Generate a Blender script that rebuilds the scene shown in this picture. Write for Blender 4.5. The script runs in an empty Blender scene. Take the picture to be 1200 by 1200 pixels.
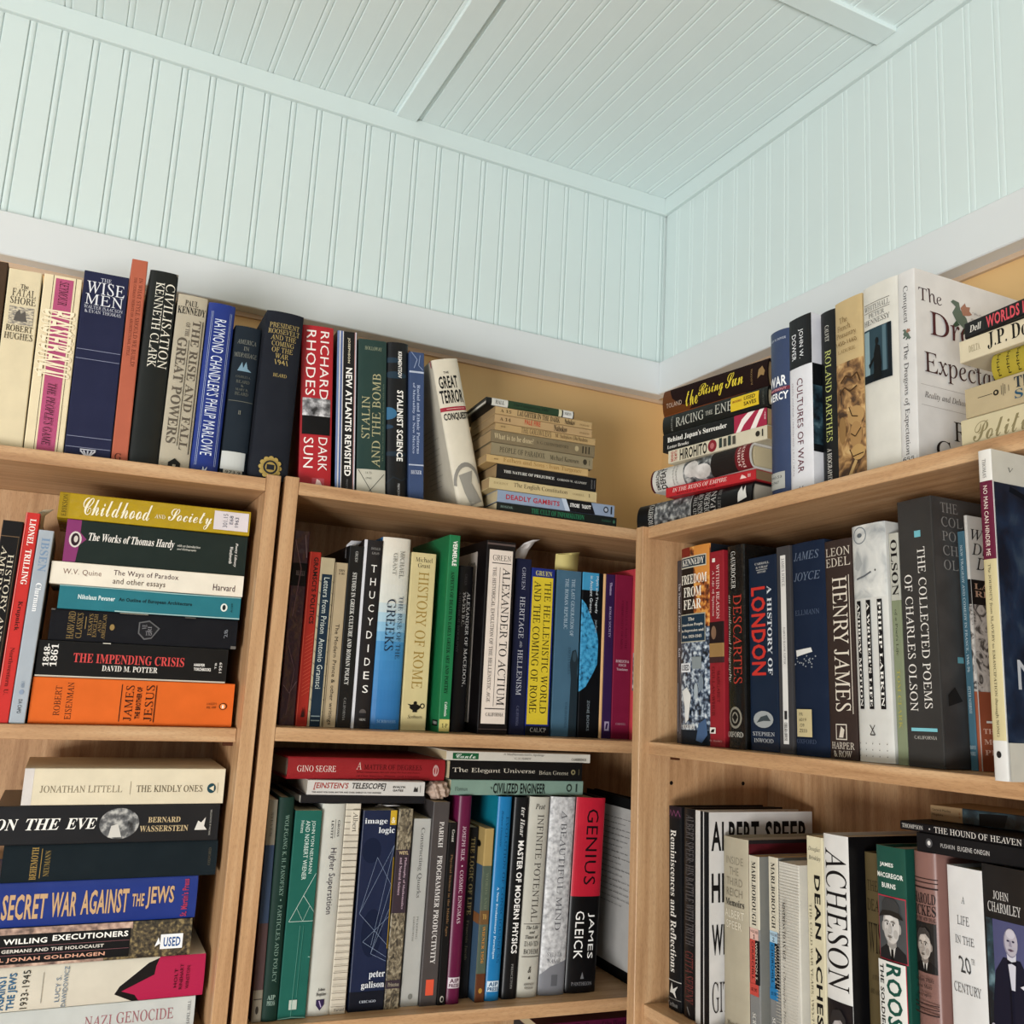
import bpy, bmesh, math, random
from mathutils import Matrix, Vector
from mathutils.geometry import tessellate_polygon
random.seed(7)
scene = bpy.context.scene
COL = scene.collection

# ------------------------------------------------------------------ camera
cam_d = bpy.data.cameras.new('camera')
cam_d.sensor_width = 36.0
cam_d.lens = 36.0 * 1111.3519 / 1200.0
cam_d.clip_start = 0.02
cam = bpy.data.objects.new('camera', cam_d)
COL.objects.link(cam)
_r = Vector((0.89724432, -0.43824596, 0.05378756))
_u = Vector((-0.12610941, -0.13761383, 0.98242499))
_f = Vector((0.42314187, 0.88825836, 0.17874016))
_m = Matrix((_r, _u, -_f)).transposed().to_4x4()
_m.translation = (-1.0020649, -1.46518127, 0.06624267)
cam.matrix_world = _m
scene.camera = cam

# ------------------------------------------------------------------ light
world = bpy.data.worlds.new('room_ambience')
scene.world = world
world.use_nodes = True
bg = world.node_tree.nodes['Background']
bg.inputs[0].default_value = (0.92, 0.96, 1.0, 1)
bg.inputs[1].default_value = 0.28

def area(name, loc, target, sx, sy, power, col):
    d = bpy.data.lights.new(name, 'AREA')
    d.shape = 'RECTANGLE'; d.size = sx; d.size_y = sy; d.energy = power; d.color = col
    o = bpy.data.objects.new(name, d); COL.objects.link(o)
    o.location = loc
    o.rotation_euler = (Vector(target) - Vector(loc)).to_track_quat('-Z', 'Y').to_euler()
    return o
# daylight from a tall window in the wall to the left, behind the photographer
area('window_daylight', (-3.75, -3.80, -1.12), (-0.40, -0.3, 0.25), 1.5, 1.1, 206.0, (1.0, 0.995, 0.985))

vs = scene.view_settings
vs.view_transform = 'Standard'
vs.look = 'None'
vs.exposure = 0.0
vs.gamma = 1.0
vs.use_curve_mapping = False

# ------------------------------------------------------------------ materials
MATS = {}
def lin(h, k=1.0):
    h = h.lstrip('#')
    if len(h) == 3: h = ''.join(c * 2 for c in h)
    o = []
    for i in (0, 2, 4):
        v = int(h[i:i + 2], 16) / 255.0
        v = v / 12.92 if v <= 0.04045 else ((v + 0.055) / 1.055) ** 2.4
        o.append(min(1.0, v * k))
    return (o[0], o[1], o[2], 1.0)

def new_mat(name):
    m = bpy.data.materials.new(name); m.use_nodes = True
    nt = m.node_tree
    return m, nt, nt.nodes['Principled BSDF']

FIN = {'g': (0.34, 0.26, 260, 0.02), 'm': (0.6, 0.16, 420, 0.05), 'c': (0.85, 0.1, 1500, 0.25), 'p': (0.2, 0.35, 70, 0.35), 't': (0.5, 0.2, 0, 0)}
def mat(h, fin='t'):
    k = (h, fin)
    if k in MATS: return MATS[k]
    m, nt, b = new_mat('%s_%s' % ({'g': 'laminated_cover', 'm': 'paper_cover', 'c': 'cloth_cover', 'p': 'plastic_wrap', 't': 'ink'}[fin], h.lstrip('#')))
    rough, spec, sc, bump = FIN[fin]
    b.inputs['Roughness'].default_value = rough
    b.inputs['Specular IOR Level'].default_value = spec
    c = lin(h)[:3]
    c = tuple(x * max(max(c), .001) ** .2 for x in c) + (1.0,)
    if fin == 't':
        b.inputs['Base Color'].default_value = c
    else:
        tc = nt.nodes.new('ShaderNodeTexCoord')
        n = nt.nodes.new('ShaderNodeTexNoise'); n.inputs['Scale'].default_value = 38; n.inputs['Detail'].default_value = 5
        nt.links.new(tc.outputs['Object'], n.inputs['Vector'])
        mx = nt.nodes.new('ShaderNodeMix'); mx.data_type = 'RGBA'
        mx.inputs['A'].default_value = tuple(v * 0.86 for v in c[:3]) + (1,)
        mx.inputs['B'].default_value = tuple(min(1, v * 1.12 + 0.004) for v in c[:3]) + (1,)
        nt.links.new(n.outputs['Fac'], mx.inputs['Factor'])
        nt.links.new(mx.outputs['Result'], b.inputs['Base Color'])
        n2 = nt.nodes.new('ShaderNodeTexNoise'); n2.inputs['Scale'].default_value = sc; n2.inputs['Detail'].default_value = 2
        nt.links.new(tc.outputs['Object'], n2.inputs['Vector'])
        bp = nt.nodes.new('ShaderNodeBump'); bp.inputs['Strength'].default_value = bump; bp.inputs['Distance'].default_value = 0.001 if fin != 'p' else 0.004
        nt.links.new(n2.outputs['Fac'], bp.inputs['Height'])
        nt.links.new(bp.outputs['Normal'], b.inputs['Normal'])
    MATS[k] = m
    return m

def ramp_mat(name, stops, scale, detail=6, stretch=(1, 1, 1), rough=0.45, distort=0.0):
    k = ('ramp', name)
    if k in MATS: return MATS[k]
    m, nt, b = new_mat(name)
    tc = nt.nodes.new('ShaderNodeTexCoord'); mp = nt.nodes.new('ShaderNodeMapping'); mp.inputs['Scale'].default_value = stretch
    n = nt.nodes.new('ShaderNodeTexNoise'); n.inputs['Scale'].default_value = scale; n.inputs['Detail'].default_value = detail
    n.inputs['Distortion'].default_value = distort
    cr = nt.nodes.new('ShaderNodeValToRGB')
    el = cr.color_ramp.elements
    for i, (p, h) in enumerate(stops):
        e = el[i] if i < 2 else el.new(p)
        e.position = p; e.color = lin(h)
    nt.links.new(tc.outputs['Object'], mp.inputs['Vector']); nt.links.new(mp.outputs['Vector'], n.inputs['Vector'])
    nt.links.new(n.outputs['Fac'], cr.inputs['Fac']); nt.links.new(cr.outputs['Color'], b.inputs['Base Color'])
    b.inputs['Roughness'].default_value = rough
    MATS[k] = m
    return m
PIC = {
 'engrave': lambda: ramp_mat('ship_engraving', [(0.38, '#77726c'), (0.52, '#b5ab96'), (0.66, '#d8ccb0')], 240, 8, (1, 1, 2.5)),
 'crowd': lambda: ramp_mat('crowd_photo', [(0.36, '#0e1218'), (0.47, '#38465a'), (0.55, '#8b98a6'), (0.64, '#c9d0d4')], 150, 8),
 'street': lambda: ramp_mat('street_painting', [(0.36, '#3a160c'), (0.46, '#8e4a20'), (0.55, '#c9853c'), (0.66, '#dba85c')], 110, 4, (1, 1, 1)),
 'smoke': lambda: ramp_mat('explosion_photo', [(0.34, '#15161a'), (0.5, '#77777a'), (0.64, '#d5d5d8')], 90, 6),
 'marble': lambda: ramp_mat('silver_mottled_jacket', [(0.3, '#8c8c8e'), (0.5, '#b9b9ba'), (0.7, '#d4d4d4')], 160, 7),
 'leaf': lambda: ramp_mat('leaf_pattern_cover', [(0.36, '#2f2a22'), (0.5, '#6d6350'), (0.64, '#9b917a')], 210, 6, (1, 1, .6), .5, 1.5),
 'sketch': lambda: ramp_mat('brown_figure_drawing', [(0.36, '#3d2614'), (0.47, '#7f5c36'), (0.58, '#b08a58'), (0.72, '#cdb07c')], 75, 7, (1, 1, .8), .5, 1.2),
 'night': lambda: ramp_mat('blue_grey_photo', [(0.4, '#0c151c'), (0.58, '#28414c'), (0.75, '#6a8790')], 60, 4),
 'grey': lambda: ramp_mat('grey_photo', [(0.34, '#17181a'), (0.5, '#5c5e60'), (0.66, '#b8b8b4')], 110, 6),
 'face': lambda: ramp_mat('pale_face_photo', [(0.3, '#8f9496'), (0.48, '#c0c2bf'), (0.7, '#d8d8d2')], 40, 4, (1, 1, .8), .5, .6),
 'bluestone': lambda: ramp_mat('blue_stone_face', [(0.34, '#174a68'), (0.46, '#2f86b4'), (0.62, '#4aa2cc')], 160, 6),
 'forest': lambda: ramp_mat('dark_gold_mosaic', [(0.36, '#15110c'), (0.52, '#4d4330'), (0.66, '#8b7a52')], 230, 4),
 'pink': lambda: ramp_mat('pale_map_photo', [(0.3, '#5c4a44'), (0.5, '#a98b7c'), (0.66, '#cfb3a0')], 120, 6),
 'dusk': lambda: ramp_mat('dark_blue_tree_photo', [(0.36, '#0b1422'), (0.54, '#18283e'), (0.7, '#3a4a58')], 34, 8, (1, 1, .8), .4, .3),
 'litho': lambda: ramp_mat('grey_lithograph', [(0.4, '#4a4644'), (0.5, '#bfb9b4'), (0.7, '#d9d4ce')], 70, 6, (1, 1, 1), .5, 2.0),
 'olsonphoto': lambda: ramp_mat('charcoal_cover', [(0.3, '#2c2b2b'), (0.6, '#3d3c3b')], 30, 4),
 'creased': lambda: ramp_mat('white_creased_paper', [(0.3, '#a9a49f'), (0.6, '#d5d0cc')], 60, 4),
}

def page_mat(kind):
    k = ('pages', kind)
    if k in MATS: return MATS[k]
    m, nt, b = new_mat('page_edges_' + kind)
    c = {'cream': '#cdbd98', 'tan': '#a98d64', 'white': '#d8d2c4', 'grey': '#b0a898', 'brown': '#8a6f50'}[kind]
    tc = nt.nodes.new('ShaderNodeTexCoord'); mp = nt.nodes.new('ShaderNodeMapping')
    mp.inputs['Scale'].default_value = (1500, 3, 3)
    n = nt.nodes.new('ShaderNodeTexNoise'); n.inputs['Scale'].default_value = 1.0; n.inputs['Detail'].default_value = 3
    nt.links.new(tc.outputs['Object'], mp.inputs['Vector']); nt.links.new(mp.outputs['Vector'], n.inputs['Vector'])
    cr = nt.nodes.new('ShaderNodeValToRGB')
    cr.color_ramp.elements[0].position = .3; cr.color_ramp.elements[0].color = lin(c, .68)
    cr.color_ramp.elements[1].position = .62; cr.color_ramp.elements[1].color = lin(c, 1.05)
    nt.links.new(n.outputs['Fac'], cr.inputs['Fac']); nt.links.new(cr.outputs['Color'], b.inputs['Base Color'])
    b.inputs['Roughness'].default_value = .85
    MATS[k] = m
    return m

def wood(axis, edge=False):
    """beech laminate with the grain along a local axis"""
    k = ('wood', axis, edge)
    if k in MATS: return MATS[k]
    m, nt, b = new_mat('beech_laminate_%s%s' % (axis, '_edge' if edge else ''))
    tc = nt.nodes.new('ShaderNodeTexCoord')
    def noise(scale, vec, detail=4):
        mp = nt.nodes.new('ShaderNodeMapping'); mp.inputs['Scale'].default_value = vec
        n = nt.nodes.new('ShaderNodeTexNoise'); n.inputs['Scale'].default_value = scale; n.inputs['Detail'].default_value = detail
        nt.links.new(tc.outputs['Object'], mp.inputs['Vector']); nt.links.new(mp.outputs['Vector'], n.inputs['Vector'])
        return n.outputs['Fac']
    st = {'x': (.05, 1, 1), 'y': (1, .05, 1), 'z': (1, 1, .05)}[axis]
    st2 = {'x': (.12, 1, 1), 'y': (1, .12, 1), 'z': (1, 1, .12)}[axis]
    a = noise(95, st); f = noise(1300, st2, 2)
    cr = nt.nodes.new('ShaderNodeValToRGB')
    cols = ('#a47d58', '#b9926a', '#c7a47d') if not edge else ('#b88c5c', '#cba070', '#d8b183')
    e = cr.color_ramp.elements
    e[0].position = .3; e[0].color = lin(cols[0]); e[1].position = .7; e[1].color = lin(cols[2])
    x = e.new(.5); x.color = lin(cols[1])
    nt.links.new(a, cr.inputs['Fac'])
    fr = nt.nodes.new('ShaderNodeValToRGB')
    fr.color_ramp.elements[0].position = .36; fr.color_ramp.elements[0].color = (.62, .55, .5, 1)
    fr.color_ramp.elements[1].position = .5; fr.color_ramp.elements[1].color = (1, 1, 1, 1)
    nt.links.new(f, fr.inputs['Fac'])
    mx = nt.nodes.new('ShaderNodeMix'); mx.data_type = 'RGBA'; mx.blend_type = 'MULTIPLY'; mx.inputs['Factor'].default_value = .4
    nt.links.new(cr.outputs['Color'], mx.inputs['A']); nt.links.new(fr.outputs['Color'], mx.inputs['B'])
    nt.links.new(mx.outputs['Result'], b.inputs['Base Color'])
    b.inputs['Roughness'].default_value = .42
    MATS[k] = m
    return m

def paint(name, h, rough=.45, bump=.12, var=.04, scale=9):
    k = ('paint', name)
    if k in MATS: return MATS[k]
    m, nt, b = new_mat(name)
    c = lin(h)
    tc = nt.nodes.new('ShaderNodeTexCoord')
    n = nt.nodes.new('ShaderNodeTexNoise'); n.inputs['Scale'].default_value = scale; n.inputs['Detail'].default_value = 5
    nt.links.new(tc.outputs['Object'], n.inputs['Vector'])
    mx = nt.nodes.new('ShaderNodeMix'); mx.data_type = 'RGBA'
    mx.inputs['A'].default_value = tuple(v * (1 - var) for v in c[:3]) + (1,)
    mx.inputs['B'].default_value = tuple(min(1, v * (1 + var)) for v in c[:3]) + (1,)
    nt.links.new(n.outputs['Fac'], mx.inputs['Factor']); nt.links.new(mx.outputs['Result'], b.inputs['Base Color'])
    mp = nt.nodes.new('ShaderNodeMapping'); mp.inputs['Scale'].default_value = (60, 60, 8)
    n2 = nt.nodes.new('ShaderNodeTexNoise'); n2.inputs['Scale'].default_value = 3; n2.inputs['Detail'].default_value = 4
    nt.links.new(tc.outputs['Object'], mp.inputs['Vector']); nt.links.new(mp.outputs['Vector'], n2.inputs['Vector'])
    bp = nt.nodes.new('ShaderNodeBump'); bp.inputs['Strength'].default_value = bump; bp.inputs['Distance'].default_value = .001
    nt.links.new(n2.outputs['Fac'], bp.inputs['Height']); nt.links.new(bp.outputs['Normal'], b.inputs['Normal'])
    b.inputs['Roughness'].default_value = rough
    MATS[k] = m
    return m

# ------------------------------------------------------------------ mesh helpers
def link(o, parent=None):
    COL.objects.link(o)
    if parent is not None: o.parent = parent
    return o
def mesh_obj(name, verts, faces, mats, parent=None, idx=None, smooth=False):
    me = bpy.data.meshes.new(name); me.from_pydata(verts, [], faces)
    for mt in (mats if isinstance(mats, (list, tuple)) else [mats]): me.materials.append(mt)
    if idx: me.polygons.foreach_set('material_index', idx)
    if smooth: me.polygons.foreach_set('use_smooth', [True] * len(me.polygons))
    me.update()
    return link(bpy.data.objects.new(name, me), parent)
def box_mesh(name, x0, x1, y0, y1, z0, z1, m, bev=0.0):
    bm = bmesh.new()
    vs_ = [bm.verts.new((x, y, z)) for x in (x0, x1) for y in (y0, y1) for z in (z0, z1)]
    for f in ((0, 1, 3, 2), (4, 6, 7, 5), (0, 4, 5, 1), (2, 3, 7, 6), (0, 2, 6, 4), (1, 5, 7, 3)): bm.faces.new([vs_[i] for i in f])
    bmesh.ops.recalc_face_normals(bm, faces=bm.faces)
    if bev: bmesh.ops.bevel(bm, geom=list(bm.edges), offset=bev, segments=1, affect='EDGES')
    me = bpy.data.meshes.new(name); bm.to_mesh(me); bm.free(); me.materials.append(m)
    return me
def box(name, x0, x1, y0, y1, z0, z1, m, parent=None, bev=0.0):
    return link(bpy.data.objects.new(name, box_mesh(name, x0, x1, y0, y1, z0, z1, m, bev)), parent)
def struct(o):
    o['kind'] = 'structure'; return o
def empty(name, mw=None):
    o = bpy.data.objects.new(name, None); o.empty_display_size = .02
    COL.objects.link(o)
    if mw is not None: o.matrix_world = mw
    return o
def tag(o, label, cat, group=None):
    o['label'] = label; o['category'] = cat
    if group: o['group'] = group
    return o

# ------------------------------------------------------------------ the room
ZF, ZC, ZT, ZR1, ZR0 = -1.70, 1.0326, 0.9981, 0.6857, 0.6213
MINT = paint('mint_paint', '#d0dddb', .4, .1, .02)
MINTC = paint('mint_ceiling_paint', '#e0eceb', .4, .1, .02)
WHITE = paint('white_trim_paint', '#d5d9da', .4, .15, .02)
TAN = paint('tan_wall_paint', '#d6b078', .55, .2, .07, 5)
FLOORM = paint('brown_floor', '#958b82', .5, .1, .1)
struct(box('floor', -6, .15, -6, .15, ZF - .05, ZF, FLOORM))
wl = struct(box('wall_left', -4.2, .15, .012, .12, ZF, ZC + .1, TAN))
wr = struct(box('wall_right', .012, .12, -4.2, .012, ZF, ZC + .1, TAN))
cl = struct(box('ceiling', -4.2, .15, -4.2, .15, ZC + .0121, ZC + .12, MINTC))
PW = 0.04334
prof = [(0, .0030), (.0007, .0006), (.0016, 0), (.0325, 0), (.0334, .0006), (.0341, .0030), (.0348, .0014), (.0360, .0004), (.0384, .0), (.0412, .0004), (.0426, .0014), (PW, .0030)]
def plank_mesh(name, length, m, k=1.0):
    """bead-edged board: x across, y into the wall, z along"""
    v, f = [], []
    n = len(prof)
    for z in (0, length):
        for x, d in prof: v.append((x, d * k, z))
        v.append((PW, .012, z)); v.append((0, .012, z))
    N = n + 2
    for i in range(N):
        j = (i + 1) % N
        f.append((i, j, N + j, N + i))
    f.append(tuple(range(N))[::-1]); f.append(tuple(range(N, 2 * N)))
    me = bpy.data.meshes.new(name); me.from_pydata(v, [], f); me.materials.append(m); me.update()
    return me
pm = plank_mesh('wall_plank', ZC - .64, MINT)
for k in range(34):                     # left wall boards, bead towards the corner
    o = link(bpy.data.objects.new('plank', pm), wl)
    o.location = (-.0096 - .0375 + .0 - PW * k, 0, .64)
o = link(bpy.data.objects.new('plank', pm), wl); o.location = (-.0096 - .0375 + PW, 0, .64); o.scale.x = .2
pmr = plank_mesh('wall_plank', ZC - .64, MINT, .3)
for k in range(30):                     # right wall boards, grooves made shallow to mimic flat light
    o = link(bpy.data.objects.new('plank', pmr), wr)
    o.rotation_euler = (0, 0, -math.pi / 2)
    o.location = (0, -.004 - PW * k, .64)
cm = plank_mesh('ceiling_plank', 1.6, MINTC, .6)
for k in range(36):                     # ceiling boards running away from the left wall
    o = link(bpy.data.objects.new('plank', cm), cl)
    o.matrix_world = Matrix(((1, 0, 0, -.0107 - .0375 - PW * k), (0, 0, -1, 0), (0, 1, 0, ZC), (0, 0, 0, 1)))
# frieze boards under the ceiling
struct(box('trim_1', -4.0, 0, -.008, .004, ZT, ZC, MINT, None, .001))
struct(box('trim_2', -.008, .004, -4.0, -.008, ZT, ZC, MINT, None, .001))
# white picture rail
struct(box('trim_3', -4.0, 0, -.020, .010, ZR0, ZR1, WHITE, None, .0015))
struct(box('trim_4', -.020, .010, -4.0, -.020, ZR0, ZR1, WHITE, None, .0015))
# thin pinkish-tan line under the rail
RAIL_LINE = paint('under_rail_line', '#c8ae92', .6, .3, .1, 30)
struct(box('trim_5', -4.0, .010, .0065, .013, ZR0 - .007, ZR0, RAIL_LINE))
struct(box('trim_6', .0065, .013, -4.0, .010, ZR0 - .007, ZR0, RAIL_LINE))
# ceiling battens
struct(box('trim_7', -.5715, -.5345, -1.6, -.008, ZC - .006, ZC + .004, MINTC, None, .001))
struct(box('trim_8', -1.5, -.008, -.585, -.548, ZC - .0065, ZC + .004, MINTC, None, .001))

# ------------------------------------------------------------------ bookcases
FRAME = {}
def frame(piv, u, w, n):
    m = Matrix((u, n, w)).transposed().to_4x4(); m.translation = piv; return m
FRAME['L'] = frame((-.7624, -.2801, 0), (.9997, -.0220, .0105), (-.0105, .0002, .9999), (.0220, .9998, 0))
FRAME['M'] = frame((-.7390, -.2800, 0), (.9993, -.0379, -.0077), (.0077, -.0003, 1.0), (.0379, .9993, 0))
FRAME['R'] = frame((-.2800, -.3624, 0), (-.0091, -.9998, .0199), (.0002, .0199, .9998), (1.0, -.0091, 0))
for _k in FRAME:                      # square the axes up exactly
    _q = FRAME[_k].to_quaternion(); _t = FRAME[_k].translation.copy(); FRAME[_k] = Matrix.Translation(_t) @ _q.to_matrix().to_4x4()
PEG = mat('#5a3018', 'm'); HOLE = mat('#1c1008', 'm')
def bookcase(key, label, s0, s1, ztop, shelves, depth, back):
    """s0..s1 outer width; shelves: (top z, recess)"""
    r = empty('bookcase', FRAME[key]); tag(r, label, 'bookcase', 'bookcases along the two walls')
    pt, zb = .0175, ZF + .03
    wz, wx = wood('z'), wood('x')
    tilt = -math.atan2(FRAME[key][0][2] if key != 'R' else 0.0, FRAME[key][2][2])
    for a in (s0, s1 - pt):
        o = box('side_panel', 0, pt, 0, depth, zb, ztop, wz, r, .0006)
        o.location.x = a; o.rotation_euler.y = tilt
    for z, rec in shelves:
        dx = math.tan(tilt) * z
        i0, i1 = s0 + pt + .0004 + dx, s1 - pt - .0004 + dx
        box('shelf', i0, i1, rec, back - .0005, z - .0165, z, wx, r, .0006)
        if rec > .01:
            for a, sg in ((s0 + pt, 1), (s1 - pt, -1)):
                for d in (.05, .17):
                    o = box('shelf_peg', min(a, a + sg * .012), max(a, a + sg * .012), d, d + .007, z - .0165 - .006, z - .0165 - .0002, PEG, r)
    box('back_panel', s0 + pt + .0004, s1 - pt - .0004, back, back + .004, zb + .05, ztop - .022, wz, r)
    box('plinth', s0 + pt + .0004, s1 - pt - .0004, .02, .035, zb, zb + .0495, wx, r)
    return r
LOW = [(-.66, .014), (-.97, .014), (-1.28, .014), (-1.60, .0005)]
bcL = bookcase('L', 'beech bookcase at the left edge, holding two piles of lying books', -.78, 0, .3095, [(.3043, .0005), (-.0044, .03), (-.3492, .014)] + LOW, .25, .215)
bcM = bookcase('M', 'beech bookcase in the middle, standing in the corner of the room', -.0175, .722, .3105, [(.3050, .0005), (0.0, .0005), (-.3387, .0005)] + [(-.64, .014)] + LOW[1:], .25, .215)
bcR = bookcase('R', 'beech bookcase at the right, standing against the right wall', 0, .78, .2914, [(.2914, .008), (.0009, .015), (-.3226, .014)] + LOW, .25, .215)
hole_me = bpy.data.meshes.new('peg_hole')
_v = [(0, .0028 * math.cos(a * math.pi / 4), .0028 * math.sin(a * math.pi / 4)) for a in range(8)]
hole_me.from_pydata(_v, [], [tuple(range(8))]); hole_me.materials.append(HOLE)
for z in (-.052, -.084, -.116):
    for t in (.052, .172):
        o = link(bpy.data.objects.new('peg_hole', hole_me), bcR); o.location = (.0178, t, z)

# ------------------------------------------------------------------ lettering
FONTS = {'S': (0x1D400, 0x1D41A, 0x1D7CE), 'I': (0x1D434, 0x1D44E, 0), 'R': (0x1D434, 0x1D44E, 0), 'B': (0x1D400, 0x1D41A, 0x1D7CE), 'C': (0x1D4D0, 0x1D4EA, 0), 'H': None, 'O': None, 'M': None, 'G': None, 'N': None}
GLY = {}
def glyphs(s, f):
    k = (s, f)
    if k in GLY: return GLY[k]
    t = s
    if FONTS[f]:
        up, lo, dg = FONTS[f]; t = ''
        for c in s:
            if 'A' <= c <= 'Z': t += chr(up + ord(c) - 65)
            elif 'a' <= c <= 'z': t += '\u210e' if (c == 'h' and f in 'IR') else chr(lo + ord(c) - 97)
            elif '0' <= c <= '9' and dg: t += chr(dg + ord(c) - 48)
            else: t += c
    c = bpy.data.curves.new('lettering', 'FONT'); c.body = t; c.size = 1.0; c.resolution_u = 2
    if f == 'R': c.shear = -.27
    if f == 'B': c.shear = .25
    if f == 'O': c.shear = .2; c.offset = .018
    if f == 'H': c.offset = .026; c.space_character = 1.08
    if f in 'GN': c.space_character = 1.05
    o = bpy.data.objects.new('lettering', c)
    me = o.to_mesh()
    v = [(p.co.x, p.co.y) for p in me.vertices]; fc = [tuple(p.vertices) for p in me.polygons]
    o.to_mesh_clear(); bpy.data.objects.remove(o); bpy.data.curves.remove(c)
    if not v: v, fc = [(0, 0), (1, 0), (1, 1)], [(0, 1, 2)]
    x0 = min(p[0] for p in v); x1 = max(p[0] for p in v); y0 = min(p[1] for p in v); y1 = max(p[1] for p in v)
    v = [((p[0] - x0) / max(1e-6, x1 - x0), (p[1] - y0) / max(1e-6, y1 - y0)) for p in v]
    GLY[k] = (v, fc)
    return GLY[k]

# items: (part name, verts in canvas fractions, faces, material)
def T(s, u0, v0, u1, v1, c='#e8e4da', f='S', r=0, k='title_lettering'):
    g, fc = glyphs(s, f)
    if r == 0: v = [(u0 + x * (u1 - u0), v1 - y * (v1 - v0)) for x, y in g]
    elif r == 1: v = [(u0 + y * (u1 - u0), v0 + x * (v1 - v0)) for x, y in g]
    else: v = [(u1 - y * (u1 - u0), v1 - x * (v1 - v0)) for x, y in g]
    return (k, v, fc, mat(c))
def A(s, u0, v0, u1, v1, c='#e8e4da', f='S', r=0): return T(s, u0, v0, u1, v1, c, f, r, 'author_lettering')
def Bp(s, u0, v0, u1, v1, c='#e8e4da', f='G', r=0): return T(s, u0, v0, u1, v1, c, f, r, 'small_lettering')
def Rc(u0, v0, u1, v1, c, k='colour_band', fin='m'):
    return (k, [(u0, v0), (u1, v0), (u1, v1), (u0, v1)], [(0, 1, 2, 3)], mat(c, fin))
def Nz(u0, v0, u1, v1, key, k='cover_picture'):
    return (k, [(u0, v0), (u1, v0), (u1, v1), (u0, v1)], [(0, 1, 2, 3)], PIC[key]())
def Pg(pts, c, k='emblem', pic=None):
    tri = tessellate_polygon([[Vector((p[0], p[1], 0)) for p in pts]])
    return (k, list(pts), [tuple(t) for t in tri], PIC[pic]() if pic else mat(c))
def El(u0, v0, u1, v1, c, k='emblem', n=18, pic=None):
    cu, cv, ru, rv = (u0 + u1) / 2, (v0 + v1) / 2, (u1 - u0) / 2, (v1 - v0) / 2
    return (k, [(cu + ru * math.cos(2 * math.pi * i / n), cv + rv * math.sin(2 * math.pi * i / n)) for i in range(n)], [tuple(range(n))], PIC[pic]() if pic else mat(c))
def Ln(pts, c, w=.02, k='ruled_line', asp=1.0):
    """polyline; w = width in canvas u units, asp = canvas width / height"""
    v, f = [], []
    for (a, b), (p, q) in zip(pts, pts[1:]):
        dx, dy = p - a, (q - b) / asp
        l = math.hypot(dx, dy) or 1
        nx, ny = -dy / l * w / 2, dx / l * w / 2 * asp
        i = len(v)
        v += [(a + nx, b + ny), (p + nx, q + ny), (p - nx, q - ny), (a - nx, b - ny)]; f.append((i, i + 1, i + 2, i + 3))
    return (k, v, f, mat(c))
def grad(u0, v0, u1, v1, stops, n=14):
    out = []
    for i in range(n):
        t = (i + .5) / n
        for (p0, c0), (p1, c1) in zip(stops, stops[1:]):
            if p0 <= t <= p1:
                k = (t - p0) / (p1 - p0)
                h = '#' + ''.join('%02x' % int(int(c0[j:j + 2], 16) * (1 - k) + int(c1[j:j + 2], 16) * k) for j in (1, 3, 5))
        out.append(Rc(u0, v0 + (v1 - v0) * i / n, u1, v0 + (v1 - v0) * (i + 1) / n, h, 'printed_gradient', 'g'))
    return out
def bust(u0, v0, u1, v1, bgc, skin, suit, hair, hat=None):
    """a plain printed bust portrait"""
    K = 'cover_portrait'
    U = lambda x: u0 + x * (u1 - u0)
    V = lambda y: v0 + y * (v1 - v0)
    pg = lambda pts, c: Pg([(U(x), V(y)) for x, y in pts], c, K)
    el = lambda a, b, c_, d, c: El(U(a), V(b), U(c_), V(d), c, K)
    dk = '#1b1816'
    tone = lambda d: '#%02x%02x%02x' % tuple(max(0, min(255, int(skin[i:i + 2], 16) + d)) for i in (1, 3, 5))
    o = [Rc(u0, v0, u1, v1, bgc, K, 'g'),
         pg([(0, 1), (.03, .86), (.28, .76), (.72, .76), (.97, .86), (1, 1)], suit),
         pg([(.36, .75), (.64, .75), (.54, .99), (.46, .99)], '#c9c6c0'), pg([(.46, .81), (.54, .81), (.56, 1), (.44, 1)], dk),
         pg([(.34, .6), (.66, .6), (.67, .77), (.5, .83), (.33, .77)], tone(-45)),
         el(.14, .4, .24, .56, tone(-35)), el(.76, .4, .86, .56, tone(-35)),
         el(.19, .16, .81, .75, tone(-28)), el(.25, .18, .81, .73, skin), el(.3, .24, .6, .42, tone(14)),
         el(.26, .5, .42, .64, tone(-16)), el(.6, .5, .76, .64, tone(-22))]
    if hat: o += [pg([(.17, .3), (.2, .1), (.34, .01), (.66, .0), (.82, .1), (.86, .3), (.5, .24)], hat), pg([(.04, .34), (.2, .22), (.5, .2), (.82, .22), (.96, .32), (.8, .31), (.5, .28), (.2, .31)], tone(-150))]
    else: o += [pg([(.18, .46), (.17, .25), (.3, .12), (.6, .09), (.78, .18), (.84, .44), (.77, .3), (.6, .22), (.36, .25), (.25, .32)], hair)]
    o += [el(.33, .405, .46, .445, tone(20)), el(.55, .405, .68, .445, tone(20)), el(.375, .405, .43, .445, dk), el(.59, .405, .645, .445, dk),
          pg([(.3, .385), (.38, .365), (.47, .38), (.47, .392), (.38, .38), (.3, .4)], hair), pg([(.53, .38), (.62, .365), (.7, .385), (.7, .4), (.62, .38), (.53, .392)], hair),
          pg([(.49, .42), (.44, .54), (.47, .565), (.55, .565), (.57, .54), (.53, .42)], tone(-20)), pg([(.45, .55), (.5, .57), (.56, .55), (.5, .562)], tone(-70)),
          pg([(.4, .625), (.5, .61), (.61, .625), (.5, .645)], tone(-80)), pg([(.43, .67), (.57, .67), (.5, .685)], tone(-30))]
    return o

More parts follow.
